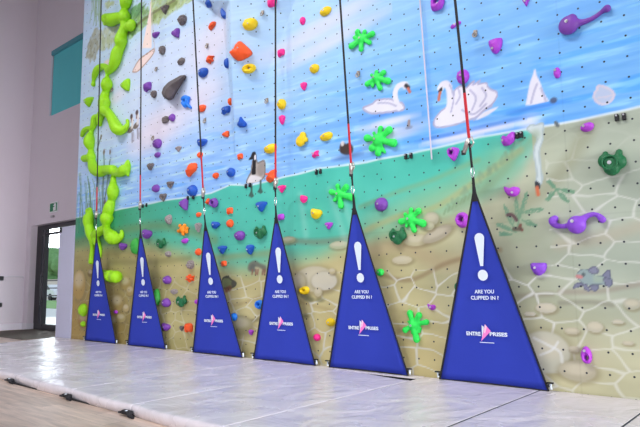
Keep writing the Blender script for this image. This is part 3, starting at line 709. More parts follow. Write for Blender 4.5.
# lime green vine
CV='climbing hold'
V_=[
 ([[(126,-14,4.8),(126,-4,5),(125.6,3,4.8),(124,9,3.4),(124.3,15,4.8),(124.5,17,5)]],'topmost lime vine piece, straight stem cut by the top edge',(125,2)),
 ([[(123,17,4.6),(116,18.5,4.8),(110,20,5.2),(106.5,19,4.6)],[(106.5,17.5,2.4),(104.8,20.5,1.9),(104.6,24,1.6)]],'lime vine branch reaching left near the top with a small hooked tip',(114,19)),
 ([[(124,18,4.6),(124.8,25,4.2),(122.5,33,4.4),(120.6,39.5,5)],([(131,25.3,5.0)],.7),[(126,28,3.5),(130,26,4.5)]],'lime vine stem piece with a round cup lobe on its right',(123,28)),
 ([[(120.8,41,5.1),(120.3,47,4.4),(116.8,53.5,4.9),(115.4,60,4.8),(112.5,67,4.2),(108.5,70.5,4)]],'lime vine stem bending down left beside the painted foliage',(117,54)),
 ([[(108.5,69,3.8),(103,66.5,3.6),(97.5,69.5,3.8),(94.7,75,2.8),(93.5,80.5,1.7),(93.2,84.5,2.2)]],'lime vine hook curling over left across the first webbing',(101,68)),
 ([[(107.3,70,3.4),(107.2,77,3),(106.7,84.2,4.9),(106.1,90.5,3.9),(104.3,98,4.4),(104.2,102,5.1),(103.8,108,4.7)]],'lime vine stem with a swollen joint right of the first webbing',(106,88)),
 ([[(104.5,110,4.8),(110,115.4,4.4),(113.6,122,4.8),(117.2,128.5,5.2),(122,130,4.2),(126,127.3,2.8),(127.7,123,1.8),(127.4,120.5,1.8)]],'lime vine branch sweeping right and curling up like a hook, middle height',(116,124)),
 ([[(103.5,111,4),(100,117,4),(99.5,124,2.6)],[(99,117,3),(95,118,3.8),(93.4,125,3.6),(91.2,132,3.2),(89,141.5,4.8),(90.8,149.5,3.4),(91,157,4.4)],[(91,128.6,3.2),(87.5,128.6,3.2),(84,131,2.6),(82,135.4,1.9)],[(88,158,4),(84.6,158.5,3.9)]],'lime vine stem crossing the first webbing with a side hook and bulge',(91,140)),
 ([[(91.5,160.5,4),(94,168.5,4.8),(99.5,171.3,5),(106,169.8,4.5),(113,170,4.6)]],'lime vine piece turning right behind the first webbing',(102,170)),
 ([[(113.5,171,4.2),(119,173,4.2),(123.8,170,4.8),(126.5,168,4)],([(128,160.5,1),(127.6,165,2.3),(127.6,170,3),(128,175.8,1)],1.6)],'lime vine side shoot ending in an upright fan fin',(122,171)),
 ([[(113.5,175,3.2),(113.1,184,3.8),(113,191.5,5.1),(111.6,200,4),(108.8,208.5,4.9),(106.9,215,4.6)]],'lime vine stem crossing the painted waterline',(112,196)),
 ([[(106.6,218,5.4),(106.2,225,4),(107.5,231,4.2),(112,237.3,5.7),(118,238.2,4.2),(121.7,235,2.6),(121.6,231.6,2)]],'lime vine hook curling up just above the first barrier, right side',(109,231)),
 ([[(104,229,4.2),(98,232.5,4.4),(94,236,4)],[(88,213,2.6),(87.2,210.6,2),(89.6,209,1.8),(90.6,212,2.4),(88.3,219,4.8),(88.8,226,4.4),(90.5,233,4.6),(92.5,240,4),(92.3,249,3.2),(91.3,257,3.2),(91,262,2.6)],[(96,240,4),(99.5,249,2.6),(99.6,257,1.8)]],'lime vine fork behind the first barrier tip with a curled top',(93,236)),
 ([[(101,274,4.6),(106,275.5,4.8),(111,276.3,5.2)],([(114.4,276.6,5.2),(116,276.8,5.3)],1)],'lime trumpet-ended vine piece right of the first barrier',(110,276)),
]
for parts,lb,b in V_: fused('vine_hold',parts,'LG',lb,CV,.013,3,b,'lime green vine holds')
# bright green splats
def splat(cx,cy,fingers,label,body=4.5,extra=()):
    parts=[([(cx,cy,body)],.6)]
    for dx_,dy_,r0,r1 in fingers: parts.append(([(cx+dx_*.15,cy+dy_*.15,r0),(cx+dx_*.55,cy+dy_*.55,r0*1.12),(cx+dx_,cy+dy_,r1*1.12)],.7))
    o=fused('splat_hold',parts,'SG',label,CV,.010,5,(cx,cy)); bolt(o,0,surf_y(o,0,0)-.002,0,.014); return o
splat(361.5,39,[(-10,7,2.6,3.2),(-4,-7,2,2.8),(3,-7,1.6,2.4),(10.5,-5,2.2,3.1),(8,3.5,1.8,2.4),(-.5,10,2.4,2.7),(-7,-1.5,1.6,2)],'green splat hold right of the fifth webbing, highest of all splats',4)
splat(375.5,78,[(-8.3,6,2.2,2.8),(-4,-3,1.4,1.7),(1,-6,1.8,2.2),(8,-5.5,2,2.7),(12.5,3,2.4,3.3),(4.5,10,2.2,2.7),(-3,8,1.5,1.9)],'green splat hold above left of the left swan, second highest splat',3.8)
splat(378,140,[(-11,-2,2.2,3.6),(-6,8,2.4,3.6),(0,13,2.6,3.4),(6.5,12,1.6,1.8),(15.5,3,3,4),(11,-10,3,3.8),(2.5,-11.5,2.3,2.8),(-4.2,-7,1.5,1.7)],'largest green splat hold, just above the waterline',6.2)
splat(339.3,194,[(-8,-2,2.2,3),(-1.8,-8,1.8,2.5),(6.8,-7,2.4,3.2),(12,3.2,3,3.6),(1.5,11.5,2.6,3.3),(-4.5,6,1.7,2.2)],'green splat hold beside the fifth webbing in the teal water',4.2)
splat(410,219,[(-9,2.5,2.4,3.2),(-4.8,-4.5,1.6,2.2),(1,-9,2,2.5),(8.5,-8,2.4,3.2),(13,4.5,3,3.8),(4,11,2.8,3),(-3.4,7,1.6,2)],'green splat hold above the painted stones, left of the sixth barrier',4.8)
splat(413,325.3,[(-3,-12,2.6,3.4),(6,-10,2.4,3.3),(13.5,-3.2,2.2,3),(3.6,14,3,3.7),(-8,4.8,2.4,3.1),(8,3.5,1.4,1.4),(7,6.5,1.4,1.4),(-5,-4,1.3,1.3),(-1.5,8,1.1,1.2)],'lowest green splat hold, between the fifth and sixth barriers',4.6)
# macros
o=fused('macro_hold',[([(568.5,25.2,9.6)],.6),([(572,19,5)],1.0),[(572,23,5.2),(581,22.5,3.3),(589,20,2.6),(597,15.5,2.4),(602,11.5,2.4),(607,8.5,4)]],'P','long purple club-shaped hold at the upper right with a ball tip',CV,.011,6,(569.5,24.5)); bolt(o,0,surf_y(o,0,0)-.002,0,.016)
o=fused('macro_hold',[([(576.6,224.7,9.3)],.75),[(555,218.5,3.6),(552.5,221,4.3),(556,225.3,3.2),(563,226.4,2.6),(571,225,3.2)],[(580,222,4.4),(587,216,3),(594,214.2,2.6),(599,216,2.8),(602.2,219.5,4)]],'PL','lilac hold with two curving arms on the sandy bed at the right',CV,.011,6,(576,224)); bolt(o,0,surf_y(o,0,0)-.002,.02,.016)
# yellow duck-like, blue knot, amber cluster
o=fused('duck_hold',[([(300.4,141.2,5.6)],.6),[(302,139,3.6),(303,135,3.4)],([(306,139.6,2.4)],.8)],'Y','yellow two-lobed hold shaped like a bath duck between fourth and fifth webbing',CV,.011,4,(301.7,139)); 
fused('knot_hold',[[(182.5,99,2),(185,97.5,2.5),(188.5,98,2)],[(183,103,2.2),(185.5,105.5,2.4),(187,101,2.4)],[(187,104,1.8),(190.5,107.5,1.5)]],'LB','light blue knotted hold under the big dark wedge',CV,.012,3,(186,102))
fused('cluster_hold',[([(182.5,229.5,3.6)],.8),[(180.2,225.8,2)],[(184.6,225.6,2)],[(187,228.4,1.9)],[(186.5,231.8,2)],[(183.3,233.8,2)],[(178.6,231,1.9)]],'OY','amber flower-like cluster hold left of the third barrier tip',CV,.012,3,(182.5,229.5))
# green frog-like cups
def frog(cx,cy,s,label,c='DG',t=0):
    sx=s*.95
    parts=[([(cx-.3*sx,cy-.1*s,.34*s)],.7),([(cx+.32*sx,cy-.05*s,.34*s)],.7),([(cx,cy+.22*s,.36*s)],.75),([(cx,cy,.36*s)],.7),
           [(cx-.32*sx,cy-.42*s,.13*s,.055*s*.0+.02),(cx-.3*sx,cy-.25*s,.16*s)],[(cx+.34*sx,cy-.5*s,.15*s),(cx+.3*sx,cy-.28*s,.17*s)]]
    o=fused('frog_hold',parts,c,label,CV,.009,4,(cx,cy))
    mz=scale_at(cx,cy)[1]*s; sy=surf_y(o,0,0)
    bm=bmesh.new(); ro=.31*mz
    pts=[(math.cos(a*PI/12)*ro,sy-.002,math.sin(a*PI/12)*ro-.04*mz) for a in range(25)]
    tube(bm,pts,.045*mz,8,False)
    rr=obj('cup_rim',bm,hm(c),o,None,True)
    bolt(o,0,sy-.004,-.04*mz,.018 if cx>600 else .012)
frog(612,163,22,'dark green frog-shaped cup hold with a big bolt at the upper right sand')
frog(397.5,236.2,15,'dark green frog-shaped cup hold right of the fifth barrier')
frog(260,232.5,11.5,'dark green frog-shaped cup hold left of the fourth barrier')
frog(161,243.5,9,'dark green cup hold right of the second barrier, upper of two')
frog(181.3,301.5,10,'dark green cup hold between two purple holds and the third barrier')
# dark grey wedge volume
b=W(172,90); bm=bmesh.new()
out=[(185.6,74.6),(180.5,75),(168,82),(163.1,87.2),(161.2,93.2),(163.5,97.6),(169.2,100.6),(173,99.4),(177,92),(186.5,77)]
P=[W(*q)-b for q in out]; low=[bm.verts.new((p.x,.003,p.z)) for p in P]
inn=[(184.9,75.6,.05),(180.4,78.6,.12),(170,85.4,.2),(165.6,90,.24),(164.6,94,.25),(166,97,.24),(169,98.8,.2),(171.6,97.4,.16),(175.8,90.6,.10),(185.4,77,.04)]
hi=[]
for q in inn:
    p=W(q[0],q[1],q[2])-b; hi.append(bm.verts.new((p.x,p.y,p.z)))
n=len(low)
for i in range(n): bm.faces.new((low[i],low[(i+1)%n],hi[(i+1)%n],hi[i]))
bm.faces.new(hi[::-1]); bm.faces.new(low); bmesh.ops.triangulate(bm,faces=[f for f in bm.faces if len(f.verts)>4]); bmesh.ops.recalc_face_normals(bm,faces=bm.faces)
bmesh.ops.bevel(bm,geom=list(bm.edges),offset=.012,segments=2,affect='EDGES')
o=obj('wedge_volume',bm,mat('volume_grey',(92,84,86),.85,0,.3,14,.6,45),None,b); tag(o,'big dark grey wedge-shaped volume left of the third webbing',CV)

# bolt hangers
HG=[(358.8,73.3,'between the two upper green splats'),(475.7,32.8,'right of the sixth webbing near the top'),(263.2,12.5,'on the upper right facet of the volume'),(207.8,45,'left of the volume between two orange holds'),
    (267.5,100,'just left of the yellow egg hold'),(205.5,120,'right of the third webbing, above a blue hold'),(157,68.5,'left of the grey stone above the wedge'),(153.6,137.3,'above the large purple egg hold'),(112.6,89.5,'beside the swollen vine joint')]
hgb=None
for px,py,wh in HG:
    p=W(px,py)
    if hgb is None:
        bm=bmesh.new(); box(bm,-.022,.022,-.012,0,-.035,.03)
        bmesh.ops.bevel(bm,geom=list(bm.edges),offset=.005,segments=2,affect='EDGES')
        pts=[(math.cos(a*PI/8)*.024,-.03+.0*a,-.032+math.sin(a*PI/8)*.024) for a in range(17)]
        tube(bm,pts,.008,8,False); bmesh.ops.create_cone(bm,cap_ends=True,segments=8,radius1=.014,radius2=.014,depth=.03,matrix=Matrix.Translation((0,-.015,.01))@Matrix.Rotation(PI/2,4,'X'))
        ho=obj('bolt_hanger',bm,mat('hanger_metal',(170,160,150),.45,.6),None,p); hgb=ho
    else:
        ho=hgb.copy(); col.objects.link(ho); ho.location=p
    tag(ho,'small metal bolt hanger '+wh,'bolt hanger','metal bolt hangers')

# ------------------------------------------------------------------ barriers and webbing
BLUE=None
def barrier_mat():
    m=mat('barrier_fabric',(50,66,174),.8,0,.06,2.5,.1,25,.15); return m
EDGE=mat('barrier_edge',(18,18,24),.6); WHT=mat('print_white',(222,234,246),.6); PINK=mat('print_pink',(246,128,206),.6); PALE=mat('print_pale',(250,206,232),.6)
def text_mesh(s,size,bold=0,width=None):
    cu=bpy.data.curves.new('t','FONT'); cu.body=s; cu.size=size; cu.offset=bold; cu.align_x='LEFT'; cu.extrude=.0006; cu.resolution_u=3
    o=bpy.data.objects.new('t',cu); col.objects.link(o); dg=bpy.context.evaluated_depsgraph_get(); dg.update()
    m=bpy.data.meshes.new_from_object(o.evaluated_get(dg)); bpy.data.objects.remove(o)
    xs_=[v.co.x for v in m.vertices]; ys_=[v.co.y for v in m.vertices]; x0,x1,y0,y1=min(xs_),max(xs_),min(ys_),max(ys_)
    return m,x0,x1,y0,y1
YB,YA=5.68,5.49; SL=math.atan2(YB-YA,1.98)
def place_text(s,u0,u1,v0,v1,m,parent,name,bold=0,mat_=None):
    me_,x0,x1,y0,y1=text_mesh(s,.1,bold)
    for v in me_.vertices:
        u=u0+(v.co.x-x0)/(x1-x0)*(u1-u0); w=v0+(v.co.y-y0)/(y1-y0)*(v1-v0); v.co=Vector((u,-.008-(v.co.z),w))
    return obj(name,me_,m,parent)
def flatpoly(pts,y=-.008,th=.0012):
    bm=bmesh.new(); a=[bm.verts.new((u,y,v)) for u,v in pts]; f=bm.faces.new(a)
    r=bmesh.ops.extrude_face_region(bm,geom=[f]); 
    for g in r['geom']:
        if isinstance(g,bmesh.types.BMVert): g.co.y-=th
    bmesh.ops.recalc_face_normals(bm,faces=bm.faces); return bm
def make_barrier():
    root=empty('belay_barrier')
    # fabric: gently billowing triangle; local x across, z up the slope, -y to the room
    bm=bmesh.new(); H_=1.98; NW,NH=14,26; rows=[]
    for j in range(NH+1):
        t=j/NH; wl=-.585*(1-t)-.012*t; wr=.575*(1-t)+.012*t; row=[]
        wl-= -.03*math.sin(PI*t)*0; wr-=.0
        for i in range(NW+1):
            s=i/NW; row.append(bm.verts.new((wl+(wr-wl)*s,.010*math.sin(PI*s)*math.sin(PI*t)+.004*math.sin(s*9+t*4)*math.sin(PI*s),H_*t+.012*math.sin(PI*s)*(1-t)-.0)))
        rows.append(row)
    for j in range(NH):
        for i in range(NW): bm.faces.new((rows[j][i],rows[j][i+1],rows[j+1][i+1],rows[j+1][i]))
    back=[[bm.verts.new(v.co+Vector((0,.004,0))) for v in r] for r in rows]
    for j in range(NH):
        for i in range(NW): bm.faces.new((back[j][i],back[j+1][i],back[j+1][i+1],back[j][i+1]))
    lp=lambda g: g[0]+[r[-1] for r in g[1:]]+g[-1][-2::-1]+[r[0] for r in g[-2:0:-1]]
    fa,fb=lp(rows),lp(back)
    for i in range(len(fa)): bm.faces.new((fa[i],fb[i],fb[(i+1)%len(fa)],fa[(i+1)%len(fa)]))
    obj('fabric_panel',bm,barrier_mat(),root,None,True)
    bm=bmesh.new()
    for s in (-1,1):
        b=(.585*s if s<0 else .575)
        tube(bm,[(b,-.002,0),(b*.5,-.002,.99),(.008*s,-.002,1.97)],.011,8,True,(.6,1))
    tube(bm,[(-.585,-.002,0),(0,-.002,.012),(.575,-.002,0)],.007,8,True,(.6,1))
    e=obj('edge_binding',bm,EDGE,root); e['label']='black edge binding'
    bm=bmesh.new(); tube(bm,[(0,0,1.87),(0,0,1.93),(0,0,2.03),(0,0,2.13)],[.036,.026,.017,.015],10,True,(.35,1))
    e=obj('tip_sleeve',bm,EDGE,root); e['label']='black webbing sleeve at the tip'
    for s in (-1,1):
        bm=bmesh.new(); box(bm,s*.575-.012,s*.575+.012,-.02,.01,.04,.065); box(bm,s*.60-.03,s*.60+.03,-.022,-.002,.075,.088)
        bmesh.ops.recalc_face_normals(bm,faces=bm.faces); e=obj('corner_clip',bm,EDGE,root)
        e['label']='black corner clip'
        bm=bmesh.new(); tube(bm,[(s*.60,-.004,.075),(s*.603,-.004,.02)],.011,8); e2=obj('anchor_tag',bm,WHT,e); e2['label']='white strap end'
    # print
    P=[]; n=10
    for k in range(n+1): a=PI*k/n; P.append((.014+.053*math.cos(a),1.49+.053*math.sin(a)))
    P+= [( -.002,1.205),(.030,1.205)]
    bar=obj('exclamation_bar',flatpoly(P),WHT,root)
    obj('exclamation_dot',flatpoly([(.016+.054*math.cos(k*PI/10),1.111+.056*math.sin(k*PI/10)) for k in range(20)]),WHT,root)
    place_text('ARE YOU',-.090,.120,.925,.964,WHT,root,'warning_text',.0022)
    place_text('CLIPPED IN ?',-.137,.164,.862,.901,WHT,root,'warning_text',.0022)
    place_text('ENTRE',-.222,-.064,.492,.532,WHT,root,'logo_text',.0035)
    place_text('PRISES',.034,.220,.496,.536,WHT,root,'logo_text',.0035)
    obj('logo_mark',flatpoly([(-.045,.602),(-.022,.585),(-.03,.50),(-.052,.47)]),WHT,root)
    l=obj('logo_mark',flatpoly([(-.008,.612),(.05,.545),(-.064,.438),(-.036,.52)],-.0095),PINK,root); l['label']='pink triangle of the logo'
    l=obj('logo_mark',flatpoly([(-.008,.612),(.012,.59),(-.014,.52),(-.026,.53)],-.0108),PALE,root); l['label']='pale pink facet of the logo'
    l=obj('logo_underline',flatpoly([(-.081,.423),(.075,.423),(.075,.4305),(-.081,.4305)]),WHT,root)
    root.rotation_euler=(-0,0,0)
    return root
def copy_tree(o,parent=None):
    c=o.copy(); col.objects.link(c)
    if parent is not None: c.parent=parent
    for ch in list(o.children): copy_tree(ch,c)
    return c
def on_x(px,py,X_):
    d=ray(px,py); return d*(X_/d.x)
BX=[(-10.44,5.53),(-8.885,5.51),(-6.99,5.43),(-5.592,5.55),(-4.20,5.49),(-2.64,5.49)]
ordn=['first','second','third','fourth','fifth','sixth']
BL=['leftmost blue triangular barrier, in front of the lime vine','second blue triangular barrier from the left, beside mid green holds','third blue triangular barrier from the left, beside the orange block hold','fourth blue triangular barrier from the left, right of the two painted middle fishes','fifth blue triangular barrier, with a dark gap in the mats at its foot','largest blue triangular barrier, nearest at the right']
TOPS=[(101.2,0,187,211),(141.5,0,175,201),(193,0,155,188),(275.5,0,144,178),(340,0,124,163),(455,0,93,138)]
proto=make_barrier()
STRAP=mat('webbing_black',(24,24,28),.7,0,.2,60); RED=mat('webbing_red',(196,28,44),.65); MET=mat('carabiner_metal',(196,190,184),.3,.8); MET2=mat('ring_metal',(214,220,226),.25,.9)
for i,(bx,ya) in enumerate(BX):
    o=proto if i==0 else copy_tree(proto)
    sl=math.atan2(YB-ya,1.98); o.location=(bx,YB,MT-.002); o.rotation_euler=(sl,0,0)
    tag(o,BL[i],'barrier','blue belay barriers')
    # webbing above
    tipv=Vector((bx,YB-math.sin(sl)*2.13,MT+math.cos(sl)*2.13))
    T=TOPS[i]; top=on_x(T[0],T[1],bx)
    def at_row(py):
        lo,hi_=0.,1.
        for _ in range(40):
            m_=(lo+hi_)/2; p=tipv+(top-tipv)*m_; y=213.5-F_PX*(p.dot(up))/(p.dot(fw))
            if y>py: lo=m_
            else: hi_=m_
        return tipv+(top-tipv)*((lo+hi_)/2)
    full=tipv+(top-tipv)*((8.75-tipv.z)/(top.z-tipv.z))
    if full.y<4.6: full.y=4.6
    if i==3: full.y=4.75
    rr=empty('belay_webbing',tuple(at_row(T[3])))
    tag(rr,ordn[i]+' hanging belay webbing from the left, black then red, clipped to its blue barrier','webbing','hanging belay webbings')
    base_=rr.location
    def strap(name,a,b_,m,par,w=.016,extra=None):
        bm=bmesh.new(); n=2 if extra is None else 2
        pts=[a,b_] if extra is None else [a,extra,b_]
        tube(bm,[Vector(p)-base_ for p in pts],w,8,True,(.6,1)); return obj(name,bm,m,par)
    rtop=at_row(T[2]); rbot=at_row(T[3])
    strap('black_strap',rtop,top,STRAP,rr,.014,None) if False else strap('black_strap',rtop,full,STRAP,rr,.0155,top)
    s_=strap('red_strap',rbot,rtop,RED,rr,.017); s_['label']='red reinforced end'
    # carabiner: body hanging slightly aside, gate sleeve, then lower sling and steel ring
    car_len=.15; dirv=(tipv-rbot).normalized(); side=Vector((-.35,0,0)) if i==5 else Vector((-.05,0,0))
    c0=rbot; c1=rbot+dirv*car_len+side*.22
    bm=bmesh.new(); tube(bm,[c0-base_,(c0*.7+c1*.3)-base_,c1-base_],[.018,.027,.022],10); tube(bm,[(c0+dirv*.0)-base_+Vector((.03,0,.01)),c0+dirv*.06-base_+Vector((.045,0,0)),c0+dirv*.1-base_+Vector((.01,0,0))],.009,8)
    k_=obj('carabiner',bm,MET,rr,None,True)
    bm=bmesh.new(); tube(bm,[c1-base_+Vector((0,0,.03)),c1-base_-Vector((0,0,.012))],.024,10); obj('sleeve',bm,EDGE,k_)
    remain=(tipv-rbot).length
    a_=rbot+dirv*.07; b_=rbot+dirv*max(remain-.09,.1)
    bm=bmesh.new(); tube(bm,[a_-base_,b_-base_],.014,8,True,(.5,1)); tube(bm,[rbot+dirv*.06-base_,a_-base_],.02,8); e=obj('sling',bm,EDGE,rr); e['label']='short black sling'
    cpt=(b_+tipv)*.5-base_; L_=(tipv-b_).length*.5+.012
    bm=bmesh.new(); pts=[cpt+Vector((math.sin(q*PI/8)*.018,0,math.cos(q*PI/8)*L_)) for q in range(17)]
    tube(bm,pts,.006,8,False); e=obj('steel_ring',bm,MET2,rr,None,True); e['label']='oval steel link'
# belay device boxes at the top, out of the picture but where the webbings start
# pairs of black clips
PAIRS=[(104.5,212.5,'right of the first webbing'),(145.2,205.6,'right of the second webbing at the waterline'),(191.2,197.6,'under the blue round hold'),(248.5,185.7,'above the painted goose feet'),(319,172,'at the waterline left of the fifth webbing'),(409,156.3,'at the waterline left of the thin white rope'),(520,135.3,'right of the violet kidney-shaped hold'),(620.7,117.5,'near the right edge at the waterline')]
pk=0
for px,py,wh in PAIRS:
    for s in (-1,1):
        dxp={104.5:1.6,145.2:1.8,191.2:2.8}.get(px,2.0 if px<400 else (2.6 if px<600 else 3.6))
        if px==520: dxp=1.9
        p=W(px+s*dxp,py+(-s*.5))
        bm=boxb(-.017,.017,-.03,0,-.033,.033,.006); o=obj('wall_clip',bm,EDGE,None,p); tag(o,('left' if s<0 else 'right')+' one of the black clip pair '+wh,'wall clip','black wall clip pairs')
        bm=bmesh.new(); bmesh.ops.create_cone(bm,cap_ends=True,segments=10,radius1=.009,radius2=.009,depth=.008,matrix=Matrix.Translation((0,-.033,.018))@Matrix.Rotation(PI/2,4,'X')); obj('screw',bm,BOLT,o)
# thin white rope
a=W(431.8,159.5,.05); tpx=W(419.8,0,.05); d=(tpx-a); full=a+d*((8.3-a.z)/d.z)
bm=bmesh.new(); tube(bm,[Vector((0,0,0)),tpx-a,full-a],.009,8); o=obj('white_rope',bm,mat('rope_white',(204,198,212),.6),None,a); tag(o,'thin white rope hanging between the two painted swans, ending at the waterline','rope')

# ------------------------------------------------------------------ room
WALLM=mat('painted_plaster',(222,213,222),.8,0,.02,1.5,.05,40,.2)
def room(name,x0,x1,y0,y1,z0,z1,m=WALLM): 
    bm=bmesh.new(); box(bm,x0,x1,y0,y1,z0,z1); bmesh.ops.recalc_face_normals(bm,faces=bm.faces); return struct(obj(name,bm,m))
BY=6.865; LX=-16.88; CZ=9.0
# back wall with door opening and window opening
bm=bmesh.new()
for b in [(LX-.3,-16.6,BY,7.22,FL,CZ),(-16.6,-11.9,BY,7.22,1.72,4.72),(-16.6,-15.79,BY,7.22,4.72,6.53),(-12.2,14,BY,7.22,4.72,6.53),(-16.6,14,BY,7.22,6.53,CZ),(-12.6,14,BY,7.22,FL,1.72),(-11.9,14,BY,7.22,1.72,4.72)]: box(bm,*b)
bmesh.ops.recalc_face_normals(bm,faces=bm.faces); struct(obj('wall_back',bm,WALLM))
room('wall_left',LX-.3,LX,-9,BY,FL,CZ)
room('ceiling',LX-.3,14,-9,7.22,CZ,CZ+.2,mat('ceiling_grey',(130,130,136),.9))
room('wall_rear_blocker',LX-.3,14,-9.2,-9,4.4,CZ)  # out of view, added to keep sky light off the upper room
room('wall_right_blocker',14,14.2,-9,7.22,3.6,CZ)  # unseen upper part, added to darken the room's top from this side
# floor
fm=bpy.data.materials.new('wood_planks'); fm.use_nodes=True; nt=fm.node_tree; N=nt.nodes; Lk=nt.links; bs=N['Principled BSDF']; bs.inputs['Roughness'].default_value=.42; bs.inputs['Specular IOR Level'].default_value=.35
tc=N.new('ShaderNodeTexCoord'); br=N.new('ShaderNodeTexBrick'); br.offset=.37; br.inputs['Scale'].default_value=1; br.inputs['Mortar Size'].default_value=.0015; br.inputs['Brick Width'].default_value=1.15; br.inputs['Row Height'].default_value=.17
br.inputs['Color1'].default_value=lin((226,204,188))+(1,); br.inputs['Color2'].default_value=lin((198,176,160))+(1,); br.inputs['Mortar'].default_value=lin((160,142,132))+(1,); br.inputs['Bias'].default_value=0
Lk.new(tc.outputs['Object'],br.inputs['Vector'])
mp=N.new('ShaderNodeMapping'); mp.inputs['Scale'].default_value=(1.2,9,1); Lk.new(tc.outputs['Object'],mp.inputs['Vector'])
ns=N.new('ShaderNodeTexNoise'); ns.inputs['Scale'].default_value=2.2; ns.inputs['Detail'].default_value=7; Lk.new(mp.outputs[0],ns.inputs['Vector'])
mr=N.new('ShaderNodeMapRange'); mr.inputs['From Min'].default_value=.3; mr.inputs['From Max'].default_value=.7; mr.inputs['To Min'].default_value=.76; mr.inputs['To Max'].default_value=1.16; Lk.new(ns.outputs['Fac'],mr.inputs['Value'])
vm=N.new('ShaderNodeVectorMath'); vm.operation='SCALE'; Lk.new(br.outputs['Color'],vm.inputs[0]); Lk.new(mr.outputs[0],vm.inputs['Scale']); Lk.new(vm.outputs[0],bs.inputs['Base Color'])
room('floor',LX-.3,14,-9,7.22,FL-.2,FL,fm)
# baseboards
BB=mat('baseboard_white',(222,220,228),.5)
struct(obj('baseboard_left',boxb(LX,LX+.018,-9,BY,FL,FL+.17,.004),BB))
bm=bmesh.new(); box(bm,LX+.018,-16.6,BY-.018,BY,FL,FL+.17); box(bm,-16.6,-16.582,BY-.018,7.16,FL,FL+.17); bmesh.ops.recalc_face_normals(bm,faces=bm.faces); struct(obj('baseboard_back',bm,BB))
# window with teal blind
FRM=mat('frame_white',(206,212,224),.5); TEAL=mat('blind_teal',(92,200,208),.75,0,.03,3,.1,120)
bm=bmesh.new()
for b in [(-15.79,-15.70,BY-.012,BY+.12,4.72,6.53),(-12.29,-12.2,BY-.012,BY+.12,4.72,6.53),(-15.70,-12.29,BY+.02,BY+.12,6.46,6.53),(-15.70,-12.29,BY+.02,BY+.12,4.72,4.78)]: box(bm,*b)
bmesh.ops.recalc_face_normals(bm,faces=bm.faces); wn=obj('window_1',bm,FRM); struct(wn)
bm=bmesh.new(); box(bm,-15.70,-12.29,BY+.10,BY+.108,4.78,6.46); obj('pane',bm,mat('window_pane_grey',(150,170,180),.1),wn)
bl=obj('roller_blind',boxb(-15.66,-12.32,BY-.004,BY+.006,4.70,6.42,.001,1),TEAL); tag(bl,'teal roller blind pulled down over the high window','blind')
c_=obj('blind_cassette',boxb(-15.72,-12.28,BY-.06,BY+.02,6.42,6.56,.02,3),mat('cassette_teal',(70,150,165),.5),bl)
# door
BLK=mat('door_black',(26,26,32),.35); 
bm=bmesh.new(); DY0,DY1=7.04,7.14
for b in [(-16.6,-16.28,DY0,DY1,FL,1.72),(-16.28,-12.6,DY0,DY1,1.60,1.72),(-12.72,-12.6,DY0,DY1,FL,1.6)]: box(bm,*b)
box(bm,-16.28,-12.72,DY0,DY1,1.44,1.50)
bmesh.ops.recalc_face_normals(bm,faces=bm.faces); d1=obj('door_1',bm,BLK); struct(d1)
gl=bpy.data.materials.new('clear_glass'); gl.use_nodes=True; g=gl.node_tree.nodes['Principled BSDF']; g.inputs['Transmission Weight'].default_value=1; g.inputs['Roughness'].default_value=0; g.inputs['IOR'].default_value=1.02; g.inputs['Base Color'].default_value=(.95,1,1,1)
bm=bmesh.new(); box(bm,-16.28,-12.72,7.09,7.098,FL+.12,1.6); obj('glass_pane',bm,gl,d1)
bm=bmesh.new(); box(bm,-16.28,-12.72,DY0,DY1,FL,FL+.16); obj('bottom_rail',bm,BLK,d1)
bm=bmesh.new(); box(bm,-16.28,-16.12,DY0+.01,DY1-.01,FL+.14,1.6); o=obj('side_light',bm,mat('dark_glass',(36,48,60),.12),d1); o['label']='dark side light of the door'
bm=bmesh.new(); box(bm,-16.12,-16.06,DY0-.02,DY1,FL+.1,1.6); obj('door_stile',bm,BLK,d1)
bm=boxb(-16.11,-16.07,DY0-.09,DY0-.05,-.45,.35,.01); box(bm,-16.10,-16.08,DY0-.06,DY0,-.4,-.38); box(bm,-16.10,-16.08,DY0-.06,DY0,.3,.32); obj('door_handle',bm,BLK,d1)
# exit sign
GRN=mat('sign_green',(16,128,84),.5)
e=empty('exit_sign',(-15.24,BY,2.12)); tag(e,'small green and white running-man exit sign above the dark glass door','sign')
obj('sign_plate',boxb(-.23,.23,-.02,0,-.14,.14,.006),mat('sign_white',(232,236,238),.5),e)
obj('green_field',boxb(-.20,.20,-.026,-.019,-.11,.11,.002,1),GRN,e)
bm=flatpoly([(-.01,-.10),(-.01,.09),(.15,.09),(.15,-.10)],-.027); obj('door_symbol',bm,mat('sign_white',(232,236,238)),e)
bm=bmesh.new(); 
tube(bm,[(.0,-.032,.03),(-.03,-.032,-.02)],.022,8,True,(.3,1)); tube(bm,[(-.03,-.032,-.02),(-.0,-.032,-.055),(-.03,-.032,-.09)],.013,8,True,(.3,1)); tube(bm,[(-.03,-.032,-.02),(-.07,-.032,-.05),(-.11,-.032,-.06)],.013,8,True,(.3,1)); tube(bm,[(.0,-.032,.03),(-.06,-.032,.03),(-.08,-.032,0)],.01,8,True,(.3,1)); tube(bm,[(0,-.032,.03),(.04,-.032,-.0),(.07,-.032,.01)],.01,8,True,(.3,1)); ball(bm,Vector((.02,-.032,.065)),.02,2,(1,.4,1))
o=obj('running_figure',bm,GRN,e); 
o=obj('sensor_box',boxb(-.07,.07,-.06,0,-.03,.03,.01),mat('sensor_grey',(176,170,176),.5),None,(-15.25,BY,1.87)); tag(o,'small grey sensor box between exit sign and door','sensor')
# entrance mat
bm=boxb(-16.57,-13.42,5.48,7.03,FL,FL+.012,.004); o=obj('entrance_mat',bm,mat('coir_brown',(88,78,66),.95,0,.25,40,.6,150)); tag(o,'dark brown entrance mat on the floor before the glass door','mat')
